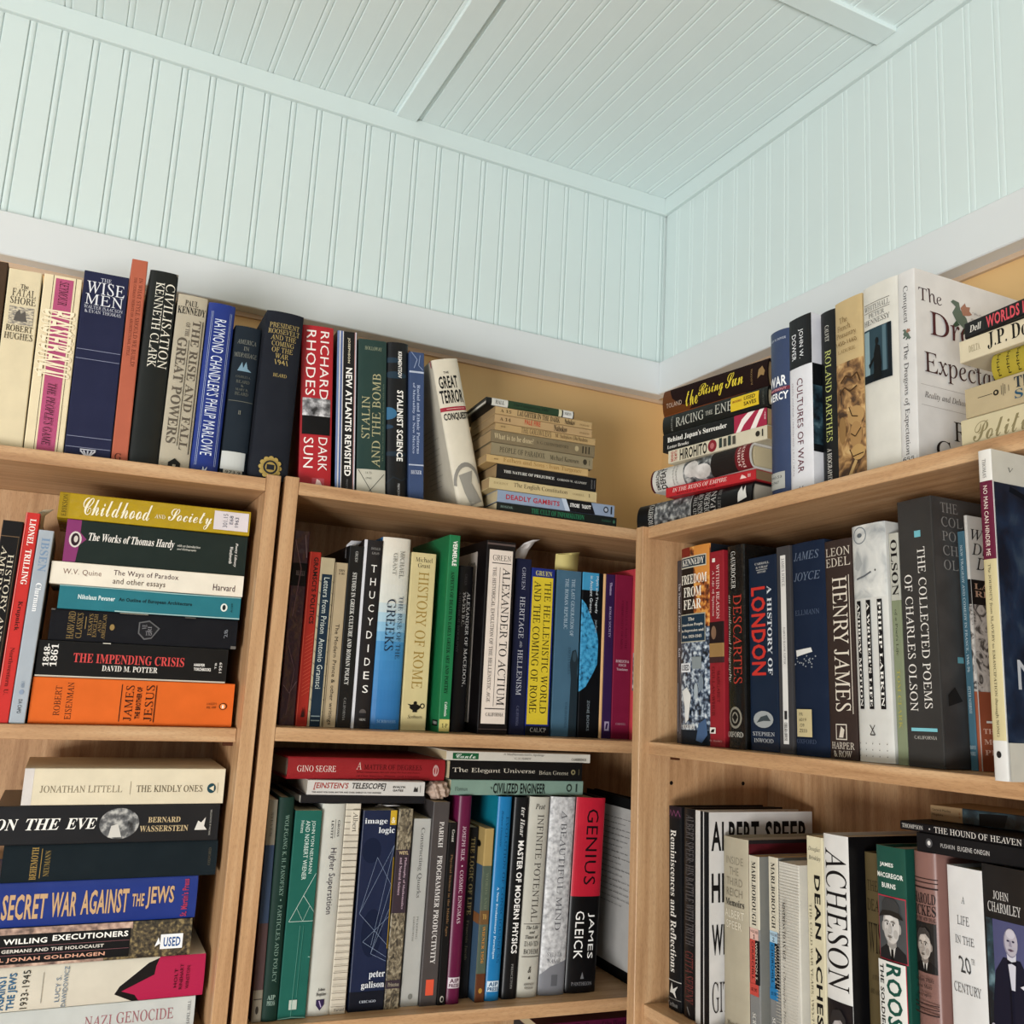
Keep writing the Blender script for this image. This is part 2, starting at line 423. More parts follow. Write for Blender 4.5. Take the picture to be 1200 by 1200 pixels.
# ------------------------------------------------------------------ books
STAND, LIE = {}, {}
GROUPS = {'L1': 'books on top of the left bookcase', 'L2': 'books on the second shelf of the left bookcase', 'L3': 'pile of books on the lower shelf of the left bookcase',
          'M1': 'books on top of the middle bookcase', 'M2': 'books on the second shelf of the middle bookcase', 'M3': 'books on the lower shelf of the middle bookcase',
          'R1': 'books on top of the right bookcase', 'R2': 'books on the second shelf of the right bookcase', 'R3': 'books on the lower shelf of the right bookcase'}
def row_of(case, z):
    return case + ('1' if z > .27 else '2' if z > -.02 else '3')

SINGLE = ('colour_band', 'ruled_line', 'library_label', 'price_sticker', 'title_panel', 'worn_edge', 'plastic_crease')
def build(label, mw, W, H, D, cov, items, fin, hard, rnd, pg, left, right, lie, group, kind=None):
    root = empty(('hardcover_book' if hard else 'paperback_book') if kind is None else kind, mw)
    tag(root, label, 'book', group)
    th = min(.0026 if hard else .0007, W * .2)
    er = min(.0012, W * .25)
    def pf(w):
        if rnd:
            q = max(-1, min(1, 2 * w / W - 1)); return rnd * (1 - math.sqrt(max(0, 1 - .96 * q * q))) / .8
        if w < er: return er - math.sqrt(max(0, er * er - (er - w) ** 2))
        if w > W - er: return er - math.sqrt(max(0, er * er - (w - W + er) ** 2))
        return 0.0
    if rnd: xs = [W * (.5 - .5 * math.cos(math.pi * i / 12)) for i in range(13)]
    else: xs = [0, er * .3, er, W - er, W - er * .3, W]
    if lie: mp = lambda w, d, h: (H - h, d, w)
    else: mp = lambda w, d, h: (w, d, h)
    # cover: U-shaped shell
    outer = [(0, D)] + [(x, pf(x)) for x in xs] + [(W, D)]
    inner = [(th, D)] + [(min(max(x, th), W - th), pf(x) + th) for x in xs] + [(W - th, D)]
    v, f = [], []
    n = len(outer)
    for h in (0, H):
        for p in outer: v.append(mp(p[0], p[1], h))
        for p in inner: v.append(mp(p[0], p[1], h))
    for i in range(n - 1):
        f += [(i, i + 1, 2 * n + i + 1, 2 * n + i), (n + i + 1, n + i, 3 * n + i, 3 * n + i + 1),
              (2 * n + i, 2 * n + i + 1, 3 * n + i + 1, 3 * n + i), (i + 1, i, n + i, n + i + 1)]
    f += [(0, 2 * n, 3 * n, n), (n - 1, 2 * n - 1, 4 * n - 1, 3 * n - 1)]
    cover = mesh_obj('cover', v, f, mat(cov, fin), root, None, False)
    if rnd:
        me = cover.data
        for p in me.polygons: p.use_smooth = True
        if hasattr(me, 'set_sharp_from_angle'): me.set_sharp_from_angle(angle=math.radians(35))
    # page block
    ov = .0032 if hard else .0004
    pb_d = (rnd if rnd else er) + th + .0003
    fore = D - (.004 if hard else .0008)
    a0, a1 = th + .00015, W - th - .00015
    if a1 - a0 > .001:
        pv = [mp(w, d, h) for w in (a0, a1) for d in (pb_d, fore) for h in (ov, H - ov)]
        pfc = [(0, 1, 3, 2), (4, 6, 7, 5), (0, 4, 5, 1), (2, 3, 7, 6), (0, 2, 6, 4), (1, 5, 7, 3)]
        pbk = mesh_obj('page_block', pv, pfc, page_mat(pg), root)
    # printing
    buckets = {}
    counts = {}
    for it in list(items) + list(left) + list(right): counts[it[0]] = counts.get(it[0], 0) + 1
    def add(its, surf, cw, ch, split):
        for li, (k, vv, ff, m) in enumerate(its):
            eps = .00014 * (li + 1) + .00005
            pts = [(a * cw, b * ch) for a, b in vv]; fcs = ff
            lim = [(max(0, min(cw, a)), max(0, min(ch, b))) for a, b in pts]
            pts = lim
            if split is not None and (rnd or k not in ('title_lettering', 'author_lettering', 'small_lettering')):
                bm = bmesh.new(); bv = [bm.verts.new((a, b, 0)) for a, b in pts]
                for q in fcs:
                    try: bm.faces.new([bv[i] for i in q])
                    except ValueError: pass
                ax = split
                for x in xs[1:-1]:
                    co = x if not lie else W - x
                    bmesh.ops.bisect_plane(bm, geom=list(bm.verts) + list(bm.edges) + list(bm.faces), plane_co=(co, 0, 0) if ax == 0 else (0, co, 0), plane_no=(1, 0, 0) if ax == 0 else (0, 1, 0), dist=1e-7)
                bm.verts.index_update()
                pts = [(q.co.x, q.co.y) for q in bm.verts]; fcs = [tuple(q.index for q in p.verts) for p in bm.faces]
                bm.free()
            if k in SINGLE and counts.get(k, 0) <= 20: k = (k, len(buckets), li)
            B = buckets.setdefault(k, ([], [], [], []))
            base = len(B[0])
            B[0].extend(surf(a, b, eps) for a, b in pts)
            if m not in B[3]: B[3].append(m)
            mi = B[3].index(m)
            for q in fcs: B[1].append(tuple(base + i for i in q)); B[2].append(mi)
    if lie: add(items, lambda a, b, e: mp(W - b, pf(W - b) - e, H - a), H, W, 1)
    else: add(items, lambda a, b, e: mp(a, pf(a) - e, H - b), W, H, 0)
    d0 = pf(0)
    if right: add(right, lambda a, b, e: mp(W + e, d0 + a, H - b), D - d0, H, None)
    if left: add(left, lambda a, b, e: mp(-e, D - a, H - b), D - d0, H, None)
    for k, (bv, bf, bi, bms) in buckets.items():
        o = mesh_obj(k if isinstance(k, str) else k[0], bv, bf, bms, cover, bi)
        if isinstance(k, str) and (k in SINGLE or k in ('hatch_lines', 'printed_gradient')): o['kind'] = 'stuff'
    return root

def SB(key, label, cov, items=(), fin='g', hard=0, rnd=0, D=.15, pg='cream', left=(), right=()):
    case, s, t, z, W, H, lean = STAND[key]
    a = math.radians(lean)
    M = FRAME[case] @ Matrix.Translation((s, t, z + .0003))
    if lean > 0: M = M @ Matrix.Translation((W, 0, 0)) @ Matrix.Rotation(a, 4, 'Y') @ Matrix.Translation((-W, 0, 0))
    elif lean < 0: M = M @ Matrix.Rotation(a, 4, 'Y')
    return build(label, M, W, H, min(D, .212 - t if z < .27 else .3), cov, list(items), fin, hard, rnd, pg, list(left), list(right), False, GROUPS[row_of(case, z)])
def LB(key, label, cov, items=(), fin='g', hard=0, rnd=0, D=.13, pg='cream'):
    case, s, t, z, W, H, yaw = LIE[key]
    M = FRAME[case] @ Matrix.Translation((s, t, z + .0001)) @ Matrix.Rotation(math.radians(yaw), 4, 'Z')
    return build(label, M, W, H, D, cov, list(items), fin, hard, rnd, pg, [], [], True, GROUPS[('L3' if key in LOWPILE else row_of(case, z if not (case == 'M' and -.09 < z < -.02 or case == 'R' and -.09 < z < -.02) else -.3))])
LOWPILE = ('kindly', 'eve', 'behemoth', 'secret', 'willing', 'lucy', 'genocide')

# positions measured on each bookcase: case, along the front, behind the front, base height, thickness, height, lean
STAND.update({
'edge':('L',-.3720,.034,.3043,.0440,.2260,-1.16),
'fatal':('L',-0.3261,0.0300,0.3043,0.0353,0.2195,-1.16),'baseball':('L',-0.2896,0.0300,0.3043,0.0418,0.2212,-0.86),'wise':('L',-0.2469,0.0300,0.3043,0.0509,0.2352,-0.79),'style':('L',-0.1951,0.0300,0.3043,0.0185,0.2622,-0.72),
'civil':('L',-0.1759,0.0300,0.3043,0.0338,0.2537,0.00),'powers':('L',-0.1413,0.0320,0.3043,0.0360,0.2299,0.43),'marlowe':('L',-0.1041,0.0300,0.3043,0.0335,0.2261,0.57),'midpass':('L',-0.0690,0.0350,0.3043,0.0338,0.2036,0.85),'fdr':('L',-0.0340,0.0120,0.3043,0.0480,0.2241,0.85),
'darksun':('M',0.0026,0.0300,0.3050,0.0423,0.2203,-4.42),'atlantis':('M',0.0515,0.0350,0.3050,0.0275,0.2236,-4.42),'stalinbomb':('M',0.0813,0.0350,0.3050,0.0397,0.2187,-4.42),'stalinist':('M',0.1227,0.0350,0.3050,0.0305,0.2229,-4.42),'newmex':('M',0.1542,0.0350,0.3050,0.0218,0.2144,-4.42),'terror':('M',0.2290,0.0350,0.3050,0.0399,0.2163,-15.2),
'histam':('L',-0.3050,0.0350,-0.0044,0.0215,0.2279,1.1),'trilling':('L',-0.2829,0.0350,-0.0044,0.0150,0.2396,1.17),'ibsen':('L',-0.2674,0.0350,-0.0044,0.0162,0.2206,1.26),
'machi':('M',0.0109,0.0450,0.0000,0.0202,0.2494,-0.98),'gramsci':('M',0.0313,0.0400,0.0000,0.0148,0.2229,-0.72),'letters':('M',0.0463,0.0400,0.0000,0.0188,0.2170,-0.72),'prince':('M',0.0661,0.0400,0.0000,0.0166,0.2125,-0.72),'studies':('M',0.0830,0.0400,0.0000,0.0197,0.2370,-0.72),
'thuc':('M',0.1029,0.0400,0.0000,0.0256,0.2476,-0.72),'greeks':('M',0.1288,0.0400,0.0000,0.0394,0.2545,-0.72),'rome':('M',0.1707,0.0420,0.0000,0.0351,0.2383,-0.72),'vermeule':('M',0.2162,0.0220,0.0000,0.0161,0.2653,-0.72),'macedon':('M',0.2434,0.0500,0.0000,0.0221,0.2284,-0.72),
'actium':('M',0.2745,0.0280,0.0000,0.0445,0.2658,-0.72),'heritage':('M',0.3263,0.0400,0.0000,0.0241,0.2468,-0.72),'hellen':('M',0.3514,0.0400,0.0000,0.0372,0.2360,-0.72),'lastgen':('M',0.3943,0.0450,0.0000,0.0404,0.2380,-0.72),'tragedy':('M',0.4367,0.0450,0.0000,0.0347,0.2389,-0.72),
'cream':('M',0.4721,0.0450,0.0000,0.0042,0.2396,-0.72),'purple':('M',0.4765,0.0450,0.0000,0.0153,0.2397,-0.72),'crimson':('M',0.4923,0.0450,0.0000,0.0301,0.2408,-0.72),'redend':('M',.5235,.040,0,.034,.2520,-0.72),
'steven':('M',0.0090,0.0153,-0.3387,0.0117,0.2514,-1.33),'panofsky':('M',0.0209,0.0136,-0.3387,0.0186,0.2543,-1.04),'neumann':('M',0.0400,0.0165,-0.3387,0.0333,0.2387,-0.56),'superst':('M',0.0744,0.0201,-0.3387,0.0290,0.2465,-0.56),'albert':('M',0.1036,0.0219,-0.3387,0.0193,0.2468,-0.42),
'imlogic':('M',0.1272,0.0246,-0.3387,0.0450,0.2384,-0.42),'weyl':('M',0.1728,0.0249,-0.3387,0.0193,0.2407,0.00),'quarks':('M',0.1957,0.0298,-0.3387,0.0236,0.2277,0.00),'progprod':('M',0.2195,0.0258,-0.3387,0.0229,0.2496,0.00),'physmid':('M',0.2427,0.0244,-0.3387,0.0114,0.2238,0.00),
'cosmic':('M',0.2543,0.0243,-0.3387,0.0193,0.2575,0.00),'logiclife':('M',0.2770,0.0435,-0.3387,0.0157,0.2148,0.00),'tanbook':('M',0.2945,0.0244,-0.3387,0.0130,0.2161,0.00),'bluebk':('M',0.3088,0.0249,-0.3387,0.0203,0.2571,0.69),'master':('M',0.3337,0.0265,-0.3387,0.0218,0.2562,0.69),
'infinite':('M',0.3560,0.0277,-0.3387,0.0304,0.2568,1.07),'beautiful':('M',0.3891,0.0287,-0.3387,0.0384,0.2571,1.07),'genius':('M',0.4293,0.0289,-0.3387,0.0463,0.2566,1.07),'doc':('M',.5380,.020,-.3387,.0160,.2520,0),
'mercy':('R',0.2175,0.0500,0.2914,0.0378,0.2216,0.00),'culturesw':('R',0.2564,0.0500,0.2914,0.0378,0.2259,0.00),'barthes':('R',0.2984,0.0600,0.2914,0.0257,0.2226,0.00),'peasant':('R',0.3251,0.0580,0.2914,0.0411,0.2247,0.00),'whitehall':('R',0.3671,0.0560,0.2914,0.0490,0.2248,0.56),'dragons':('R',0.4173,0.0550,0.2914,0.0221,0.2222,1.0),
'kott':('R',0.0385,0.0450,0.0009,0.0125,0.2440,-0.84),'freedom':('R',0.0533,0.0400,0.0009,0.0635,0.2581,-0.84),'reason':('R',0.1171,0.0400,0.0009,0.0292,0.2455,-0.79),'descartes':('R',0.1512,0.0400,0.0009,0.0334,0.2486,-0.79),'london':('R',0.1867,0.0470,0.0009,0.0497,0.2299,-0.79),
'bloom':('R',0.2454,0.0400,0.0009,0.0230,0.2359,-0.79),'ellmann':('R',0.2694,0.0400,0.0009,0.0519,0.2361,-0.79),'henry':('R',0.3225,0.0400,0.0009,0.0390,0.2321,-0.79),'larkin':('R',0.3627,0.0400,0.0009,0.0455,0.2433,-0.79),'poetlife':('R',0.4095,0.0450,0.0009,0.0125,0.2300,-0.79),
'collected':('R',0.4268,0.0400,0.0009,0.0420,0.2593,-0.79),'newtrag':('R',0.4702,0.0720,0.0009,0.0080,0.2268,-0.79),'whydid':('R',0.4786,0.0720,0.0009,0.0034,0.2418,-0.79),'noman':('R',0.5790,-0.0350,0.0009,0.0120,0.2670,0.00),
'remin':('R',0.0386,0.0360,-0.3226,0.0272,0.2435,-1.14),'battle':('R',0.0699,0.0360,-0.3226,0.0253,0.2444,-0.62),'speer':('R',0.0975,0.0340,-0.3226,0.0275,0.2447,-0.62),'reich':('R',0.1306,0.0500,-0.3226,0.0459,0.2189,-0.62),'marl1':('R',0.1778,0.0520,-0.3226,0.0179,0.2033,-0.62),
'marl2':('R',0.2004,0.0620,-0.3226,0.0158,0.2052,-0.62),'mistress':('R',0.2178,0.0620,-0.3226,0.0329,0.2024,-0.62),'dean':('R',0.2573,0.0680,-0.3226,0.0242,0.2360,-0.62),'acheson':('R',0.2821,0.0680,-0.3226,0.0360,0.2420,-0.62),'gold':('R',0.3240,0.0850,-0.3226,0.0330,0.2287,-0.62),
'roos':('R',0.3589,0.0660,-0.3226,0.0368,0.2413,-0.62),'ickes':('R',0.3981,0.0700,-0.3226,0.0271,0.2421,0.00),'life20':('R',0.4336,0.0770,-0.3226,0.0379,0.2341,0.00),'church':('R',0.4717,0.0770,-0.3226,0.0432,0.2416,0.00),
})
# lying books: case, along the front, behind the front, base height, thickness, length, turn
def pile(case, t, rows):
    for k, s, z0, z1, L, yaw in rows: LIE[k] = (case, s, t, z0, z1 - z0 - .0002, L, yaw)
pile('M', .012, [('cult',.2753,.3052,.3188,.1882,-2.5),('gambits',.2754,.3190,.3366,.1838,-2.5),('english',.2618,.3368,.3527,.1672,-2.5),('prejudice',.2717,.3529,.3735,.1559,-2.5),('fathers',.2553,.3737,.3850,.1581,-2.5),('paradox',.2611,.3852,.4033,.1590,-2.5),
 ('whatdone',.2596,.4035,.4214,.1629,-2.5),('golov',.2654,.4216,.4324,.1573,-2.5),('nabred',.2636,.4326,.4449,.1529,-2.5),('laughter',.2638,.4451,.4565,.1520,-2.5),('thingreen',.2492,.4567,.4679,.1369,-2.5)])
pile('L', .040, [('james',-.2486,-.0042,.0487,.2252,0),('crisis',-.2476,.0489,.0908,.2126,0),('harvard',-.2390,.0910,.1275,.2122,0),('pevsner',-.2332,.1277,.1558,.2073,0),('quine',-.2450,.1560,.1828,.2197,-1),('hardy',-.2341,.1830,.2337,.2096,0),('child',-.2457,.2339,.2652,.2216,-1),
 ('genocide',-.2700,-.3490,-.3115,.2352,0),('lucy',-.2700,-.3113,-.2655,.2425,0),('willing',-.2810,-.2653,-.2248,.2343,0),('secret',-.2919,-.2246,-.1773,.2473,0),('behemoth',-.2557,-.1771,-.1372,.2301,0),('eve',-.2680,-.1370,-.0945,.2405,0),('kindly',-.2446,-.0943,-.0533,.2196,0)])
pile('M', .020, [('darkthin',.0430,-.0915,-.0815,.1640,2),('einstein',.0497,-.0813,-.0631,.1534,0),('segre',.0235,-.0629,-.0358,.2121,4)])
pile('M', .030, [('civeng',.2432,-.0806,-.0603,.2068,4),('elegant',.2398,-.0601,-.0358,.2055,3),('canto',.2341,-.0356,-.0231,.2263,4)])
pile('R', .030, [('japan',-.0453,.2916,.3339,.2260,6.5),('ruins',.0281,.3341,.3480,.1598,10),('photo',-.0108,.3482,.3815,.1986,5),('hirohito',.0328,.3817,.4006,.1768,9),('surrender',.0189,.4008,.4270,.1835,11),('racing',.0174,.4272,.4540,.1890,9.5),('rising',.0169,.4542,.4935,.1870,10.5)])
pile('R', .020, [('political',.5201,.2916,.3195,.2,0),('sim',.5259,.3197,.3484,.19,0),('yellow',.5549,.3486,.3745,.18,0),('donleavy',.5225,.3747,.3965,.2,0),('worlds',.5290,.3967,.4125,.19,-4)])
pile('R', .070, [('pushkin',.4062,-.0803,-.0623,.19,8),('hound',.3863,-.0621,-.0538,.24,6),('david',.4241,-.0480,-.0335,.19,9)])
LIE['david'] = ('R', .3890, .110, -.0536, .0150, .19, 9)

W1, CR, BK = '#e9e7e2', '#d8cfb8', '#17161a'
VL = lambda u, c, w=.015, v0=0, v1=1: Rc(u - w / 2, v0, u + w / 2, v1, c, 'ruled_line')
HL = lambda v, c, u0=0, u1=1, h=.004: Rc(u0, v - h / 2, u1, v + h / 2, c, 'ruled_line')
# ---------------------------------------------------------------- top of the left bookcase
SB('edge', 'brown book cut off by the left edge, top of the left bookcase', '#5a4636', [], 'c', 1)
SB('fatal', 'cream book with a small ship engraving on its spine, top of the left bookcase', '#dccfae', [Bp('The', .4, .08, .64, .105, '#3a3228', 'S'), T('FATAL', .17, .108, .88, .15, '#332c26', 'R'), T('SHORE', .14, .155, .9, .195, '#332c26', 'R'),
  Nz(.14, .21, .88, .31, 'engrave'), Pg([(.3, .29), (.35, .245), (.45, .225), (.5, .25), (.62, .23), (.7, .29)], '#6a655f'), A('ROBERT', .1, .315, .9, .35, '#332c26', 'R'), A('HUGHES', .08, .358, .92, .395, '#332c26', 'R')], 'm', 0, 0, .15)
SB('baseball', 'cream book with a pink stripe and stitch-like letters, top of the left bookcase', '#e4d6b4', [Rc(.31, .015, .78, 1, '#b9557d'), VL(.25, '#5a4a3a', .012), VL(.84, '#5a4a3a', .012),
  A('SEYMOUR', .42, .03, .66, .165, '#3a2026', 'I', 1)] + sum([[Ln([(.06, .215 + i * .047), (.1, .207 + i * .047), (.9, .225 + i * .047), (.93, .235 + i * .047), (.9, .243 + i * .047), (.1, .228 + i * .047), (.06, .215 + i * .047)], '#efe3c6', .035, 'title_lettering', .19)] for i in range(8)], []) +
  [T('BASEBALL', .12, .2, .9, .58, '#efe3c6', 'G', 1), Bp("THE PEOPLE'S GAME", .42, .61, .64, .95, '#3a2026', 'I', 1)], 'm', 0, 0, .155)
SB('wise', 'thick navy book with large white serif title, top of the left bookcase', '#272c50', [Bp('THE', .38, .028, .62, .05, '#c9ccd8', 'R'), T('WISE', .08, .052, .93, .118, '#dfe1e8', 'R'), T('MEN', .08, .122, .92, .18, '#dfe1e8', 'R'),
  A('WALTER ISAACSON', .07, .185, .93, .203, '#c9ccd8', 'R'), A('& EVAN THOMAS', .1, .208, .9, .226, '#c9ccd8', 'R'), HL(.425, '#8d93ad', .02, .98, .003), HL(.475, '#8d93ad', .02, .98, .003), HL(.885, '#8d93ad', .02, .98, .003), HL(.94, '#8d93ad', .02, .98, .003)] +
  [Ln([(.5, .992), (.5 + d, .955)], '#d5d8e4', .035, 'emblem', .216) for d in (-.16, -.09, 0, .09, .16)] + [HL(.95, '#d5d8e4', .33, .67, .005)], 'm', 0, 0, .15)
SB('style', 'tall thin salmon-red book with small dark lettering, top of the left bookcase', '#b9644c', [T('IN WHAT STYLE SHOULD WE BUILD?', .55, .09, .8, .53, '#6a3022', 'R', 1), Bp('THE GERMAN DEBATE ON ARCHITECTURAL STYLE', .25, .09, .42, .48, '#6a3022', 'R', 1), T('G', .2, .95, .6, .985, '#4a2018', 'R')], 'm', 0, 0, .17)
SB('civil', 'black book with cream capitals running down, top of the left bookcase', '#1e2321', [T('CIVILISATION', .6, .06, .93, .5, '#e8e4d6', 'R', 1), A('KENNETH CLARK', .25, .06, .55, .5, '#e8e4d6', 'R', 1), Pg([(.9, .0), (1, 0), (1, .02)], '#8d8a80')], 'g', 1, .003, .17)
SB('powers', 'stone-grey book with grey serif title and small house mark, top of left bookcase', '#b9b09c', [A('PAUL', .25, .03, .7, .065, '#221f1c', 'S'), A('KENNEDY', .03, .07, .97, .112, '#221f1c', 'S'), T('THE RISE AND FALL', .58, .14, .86, .88, '#6b6256', 'S', 1),
  Bp('OF THE', .36, .16, .5, .24, '#6b6256', 'S', 1), T('GREAT POWERS', .14, .25, .46, .85, '#6b6256', 'S', 1), VL(.92, '#3a352f', .025, .14, .9), VL(.52, '#3a352f', .018, .26, .86), Pg([(.3, .99), (.3, .955), (.5, .93), (.7, .955), (.7, .99)], '#221f1c'), Rc(.45, .965, .55, .99, '#b9b09c')], 'm', 1, .002, .16)
SB('marlowe', 'royal blue glossy book with pale narrow lettering and double rules, top of left bookcase', '#1f3688', [T("RAYMOND CHANDLER'S PHILIP MARLOWE", .28, .095, .72, .89, '#d5ddec', 'G', 1), VL(.14, '#aebbd6', .012, .05, .95), VL(.19, '#aebbd6', .012, .05, .95), VL(.83, '#aebbd6', .012, .05, .95), VL(.88, '#aebbd6', .012, .05, .95),
  Pg([(.4, .99), (.45, .955), (.5, .975), (.6, .955), (.55, .99)], '#d5ddec')], 'g', 1, .004, .155)
SB('midpass', 'short dark slate cloth book with white library label at its foot', '#2c3742', [T('AMERICA', .14, .09, .86, .12, '#8d8f84', 'R'), T('IN', .4, .135, .6, .162, '#8d8f84', 'R'), T('MIDPASSAGE', .08, .178, .92, .208, '#8d8f84', 'R'),
  Pg([(.25, .3), (.4, .24), (.45, .28), (.55, .235), (.62, .28), (.78, .3)], '#7fa0b4'), A('CHARLES A.', .22, .33, .78, .345, '#77796f', 'R'), A('BEARD', .25, .36, .75, .38, '#77796f', 'R'), A('&', .45, .39, .55, .405, '#77796f', 'R'), A('MARY R.', .26, .415, .74, .43, '#77796f', 'R'), A('BEARD', .25, .44, .75, .46, '#77796f', 'R'),
  HL(.5, '#77796f', .05, .95, .004), Bp('II', .45, .56, .55, .585, '#8d8f84', 'S'), Rc(.03, .83, .9, .945, '#c9ccc9', 'library_label'), Rc(.15, .945, .85, 1, '#b5b3a8', 'library_label'), Bp('973.9', .22, .952, .78, .972, '#2a2a2a', 'M'), Bp('B386', .22, .977, .78, .997, '#2a2a2a', 'M')], 'c', 1, .004, .15)
SB('fdr', 'thick charcoal cloth book with gold lettering and round gold seal at foot', '#2a2e38', [T(s, a, .07 + i * .037, 1 - a, .1 + i * .037, '#b9a468', 'R') for i, (s, a) in enumerate((('PRESIDENT', .1), ('ROOSEVELT', .08), ('AND THE', .16), ('COMING', .2), ('OF THE', .22), ('WAR', .32), ('1941', .32)))] +
  [A('BEARD', .32, .375, .68, .395, '#b9a468', 'R')] + [El(.5 + .24 * math.cos(a) - .07, .93 + .052 * math.sin(a) - .014, .5 + .24 * math.cos(a) + .07, .93 + .052 * math.sin(a) + .014, '#b39a55', 'emblem', 8) for a in [i * math.pi / 6 for i in range(12)]] +
  [El(.26, .88, .74, .98, '#a68e4c'), El(.31, .89, .69, .97, '#262a32'), El(.36, .9, .64, .96, '#a68e4c'), Rc(.4, .915, .6, .945, '#262a32', 'emblem')], 'c', 1, .005, .165)

# ---------------------------------------------------------------- second shelf, left bookcase
SB('histam', 'black book with tan rules cut off by the left edge, beside the red book', '#171213', [T('HISTORY AND', .5, .17, .78, .62, '#d5cdb8', 'R', 1), T('AMERICAN', .15, .13, .42, .5, '#d5cdb8', 'R', 1), VL(.88, '#7a6248', .02, .08, .95), HL(.08, '#7a6248', 0, .9, .004)], 'g')
SB('trilling', 'red paperback with white name running down, left end of the second shelf', '#c8302c', [T('LIONEL', .35, .03, .78, .16, '#f0ebe4', 'S', 1), T('TRILLING', .35, .18, .78, .35, '#f0ebe4', 'S', 1), A('Krupnick', .35, .43, .72, .57, '#4a100c', 'S', 1), Bp('Northwestern U.', .38, .65, .66, .87, '#7a1a14', 'S', 1), VL(.07, '#e0857c', .05)], 'g')
SB('ibsen', 'slim pale grey book beside the pile of lying books, second shelf', '#aab4be', [T('IBSEN', .28, .04, .82, .22, '#7b96b4', 'S', 1), A('Clurman', .35, .28, .72, .43, '#eef0f2', 'S', 1), Bp('1989', .4, .79, .62, .82, '#7488a0', 'G', 1), El(.35, .83, .65, .855, '#8fa0b8'), Bp('DA CAPO', .4, .88, .64, .95, '#3a4450', 'G', 1)], 'm')
LB('james', 'thick orange book at the bottom of the pile, second shelf of left bookcase', '#d8641f', [A('ROBERT', .11, .18, .14, .82, '#2a1408', 'R', -1), A('EISENMAN', .165, .1, .195, .9, '#2a1408', 'R', -1),
  VL(.425, '#1c0e06', .004, .1, .92), T('JAMES', .445, .12, .485, .9, '#1c0e06', 'R', -1), T('THE BROTHER OF', .5, .15, .525, .85, '#1c0e06', 'H', -1), T('JESUS', .545, .1, .585, .9, '#1c0e06', 'R', -1), VL(.595, '#1c0e06', .004, .1, .92),
  Bp('0 14 02.577 3', .86, .45, .91, .5, '#1c0e06', 'M'), Bp('REL 1997', .86, .53, .91, .58, '#1c0e06', 'M'), El(.925, .45, .965, .6, '#1c0e06'), El(.93, .465, .96, .585, '#e98a4a'), El(.94, .49, .95, .57, '#f0e8dc')], 'm', 0, 0, .13, 'cream')
LB('crisis', 'black paperback with red and white title above the thick orange book', '#171616', [Bp('1848-', .03, .1, .06, .72, W1, 'S', -1), Bp('1861', .065, .1, .1, .72, W1, 'S', -1), T('THE IMPENDING CRISIS', .18, .32, .76, .58, '#cf4a48', 'S'), A('DAVID M. POTTER', .33, .63, .62, .79, '#dedad2', 'S'),
  Bp('HARPER', .815, .46, .875, .54, W1, 'H'), Bp('TORCHBOOKS', .815, .58, .91, .67, W1, 'H'), Bp('TB', .93, .42, .94, .6, W1, 'G', -1), Bp('1929', .955, .4, .97, .7, W1, 'G', -1), Rc(0, .955, .995, 1, '#c9c2b4', 'worn_edge'), Rc(.32, .0, .36, .03, '#d8d2c6', 'worn_edge')], 'g', 0, 0, .13, 'white')
LB('harvard', 'worn black cloth book with gold lettering and shield in the pile', '#23242a', [T('HARVARD', .09, .06, .125, .94, '#9d8350', 'R', -1), T('CLASSICS', .135, .1, .165, .9, '#9d8350', 'R', -1), VL(.18, '#9d8350', .004, .2, .6), Bp('ESSAYS', .195, .1, .215, .8, '#9d8350', 'R', -1), Bp('ENGLISH', .22, .1, .24, .85, '#9d8350', 'R', -1), Bp('AND', .245, .3, .26, .7, '#9d8350', 'R', -1), Bp('AMERICAN', .265, .1, .285, .9, '#9d8350', 'R', -1),
  El(.305, .4, .33, .6, '#9d8350')] + [Pg([(.455, .28), (.51, .2), (.57, .45), (.53, .8), (.49, .85), (.455, .65)], '#6f6f72'), Pg([(.462, .31), (.51, .25), (.56, .46), (.527, .76), (.492, .8), (.462, .63)], '#23242a'), Bp('VE', .475, .35, .5, .5, '#85858a', 'S', -1), Bp('RI', .505, .4, .525, .6, '#85858a', 'S', -1), Bp('TAS', .495, .55, .53, .7, '#85858a', 'S')] +
  [Bp('28', .925, .35, .945, .65, '#8a8f98', 'R', -1), Rc(.35, 0, .5, .03, '#a9a294', 'worn_edge'), Rc(0, 0, .02, .05, '#77746e', 'worn_edge'), Rc(.7, .0, .76, .05, '#66625c', 'worn_edge'), Rc(.97, .9, 1, 1, '#77746e', 'worn_edge')], 'c', 1, .003, .13, 'tan')
LB('pevsner', 'teal blue paperback in the pile with white and dark small lettering', '#2a7d8b', [A('Nikolaus Pevsner', .1, .36, .295, .56, '#d5e4e4', 'H'), T('An Outline of European Architecture', .315, .38, .72, .58, '#123038', 'H'), El(.885, .32, .925, .68, '#dfe6e0'), El(.895, .38, .915, .62, '#2a3438'), Bp('A109', .945, .3, .955, .7, '#123038', 'G', -1),
  Ln([(0, .03), (.3, .02), (.6, .05), (1, .03)], '#9cc3c4', .006, 'worn_edge', 7), Ln([(.3, .97), (.55, .98), (1, .96)], '#a9cccc', .007, 'worn_edge', 7)], 'm', 0, 0, .12, 'tan')
LB('quine', 'white paperback with thin brown lettering in the pile, second shelf', '#e6dfcf', [A('W.V. Quine', .06, .3, .25, .58, '#8a6a5c', 'N'), T('The Ways of Paradox', .31, .2, .645, .5, '#54303a', 'N'), T('and other essays', .31, .56, .58, .9, '#6a5a50', 'N'), Bp('Harvard', .835, .48, .955, .78, '#54303a', 'N')], 'm', 0, 0, .13, 'cream')
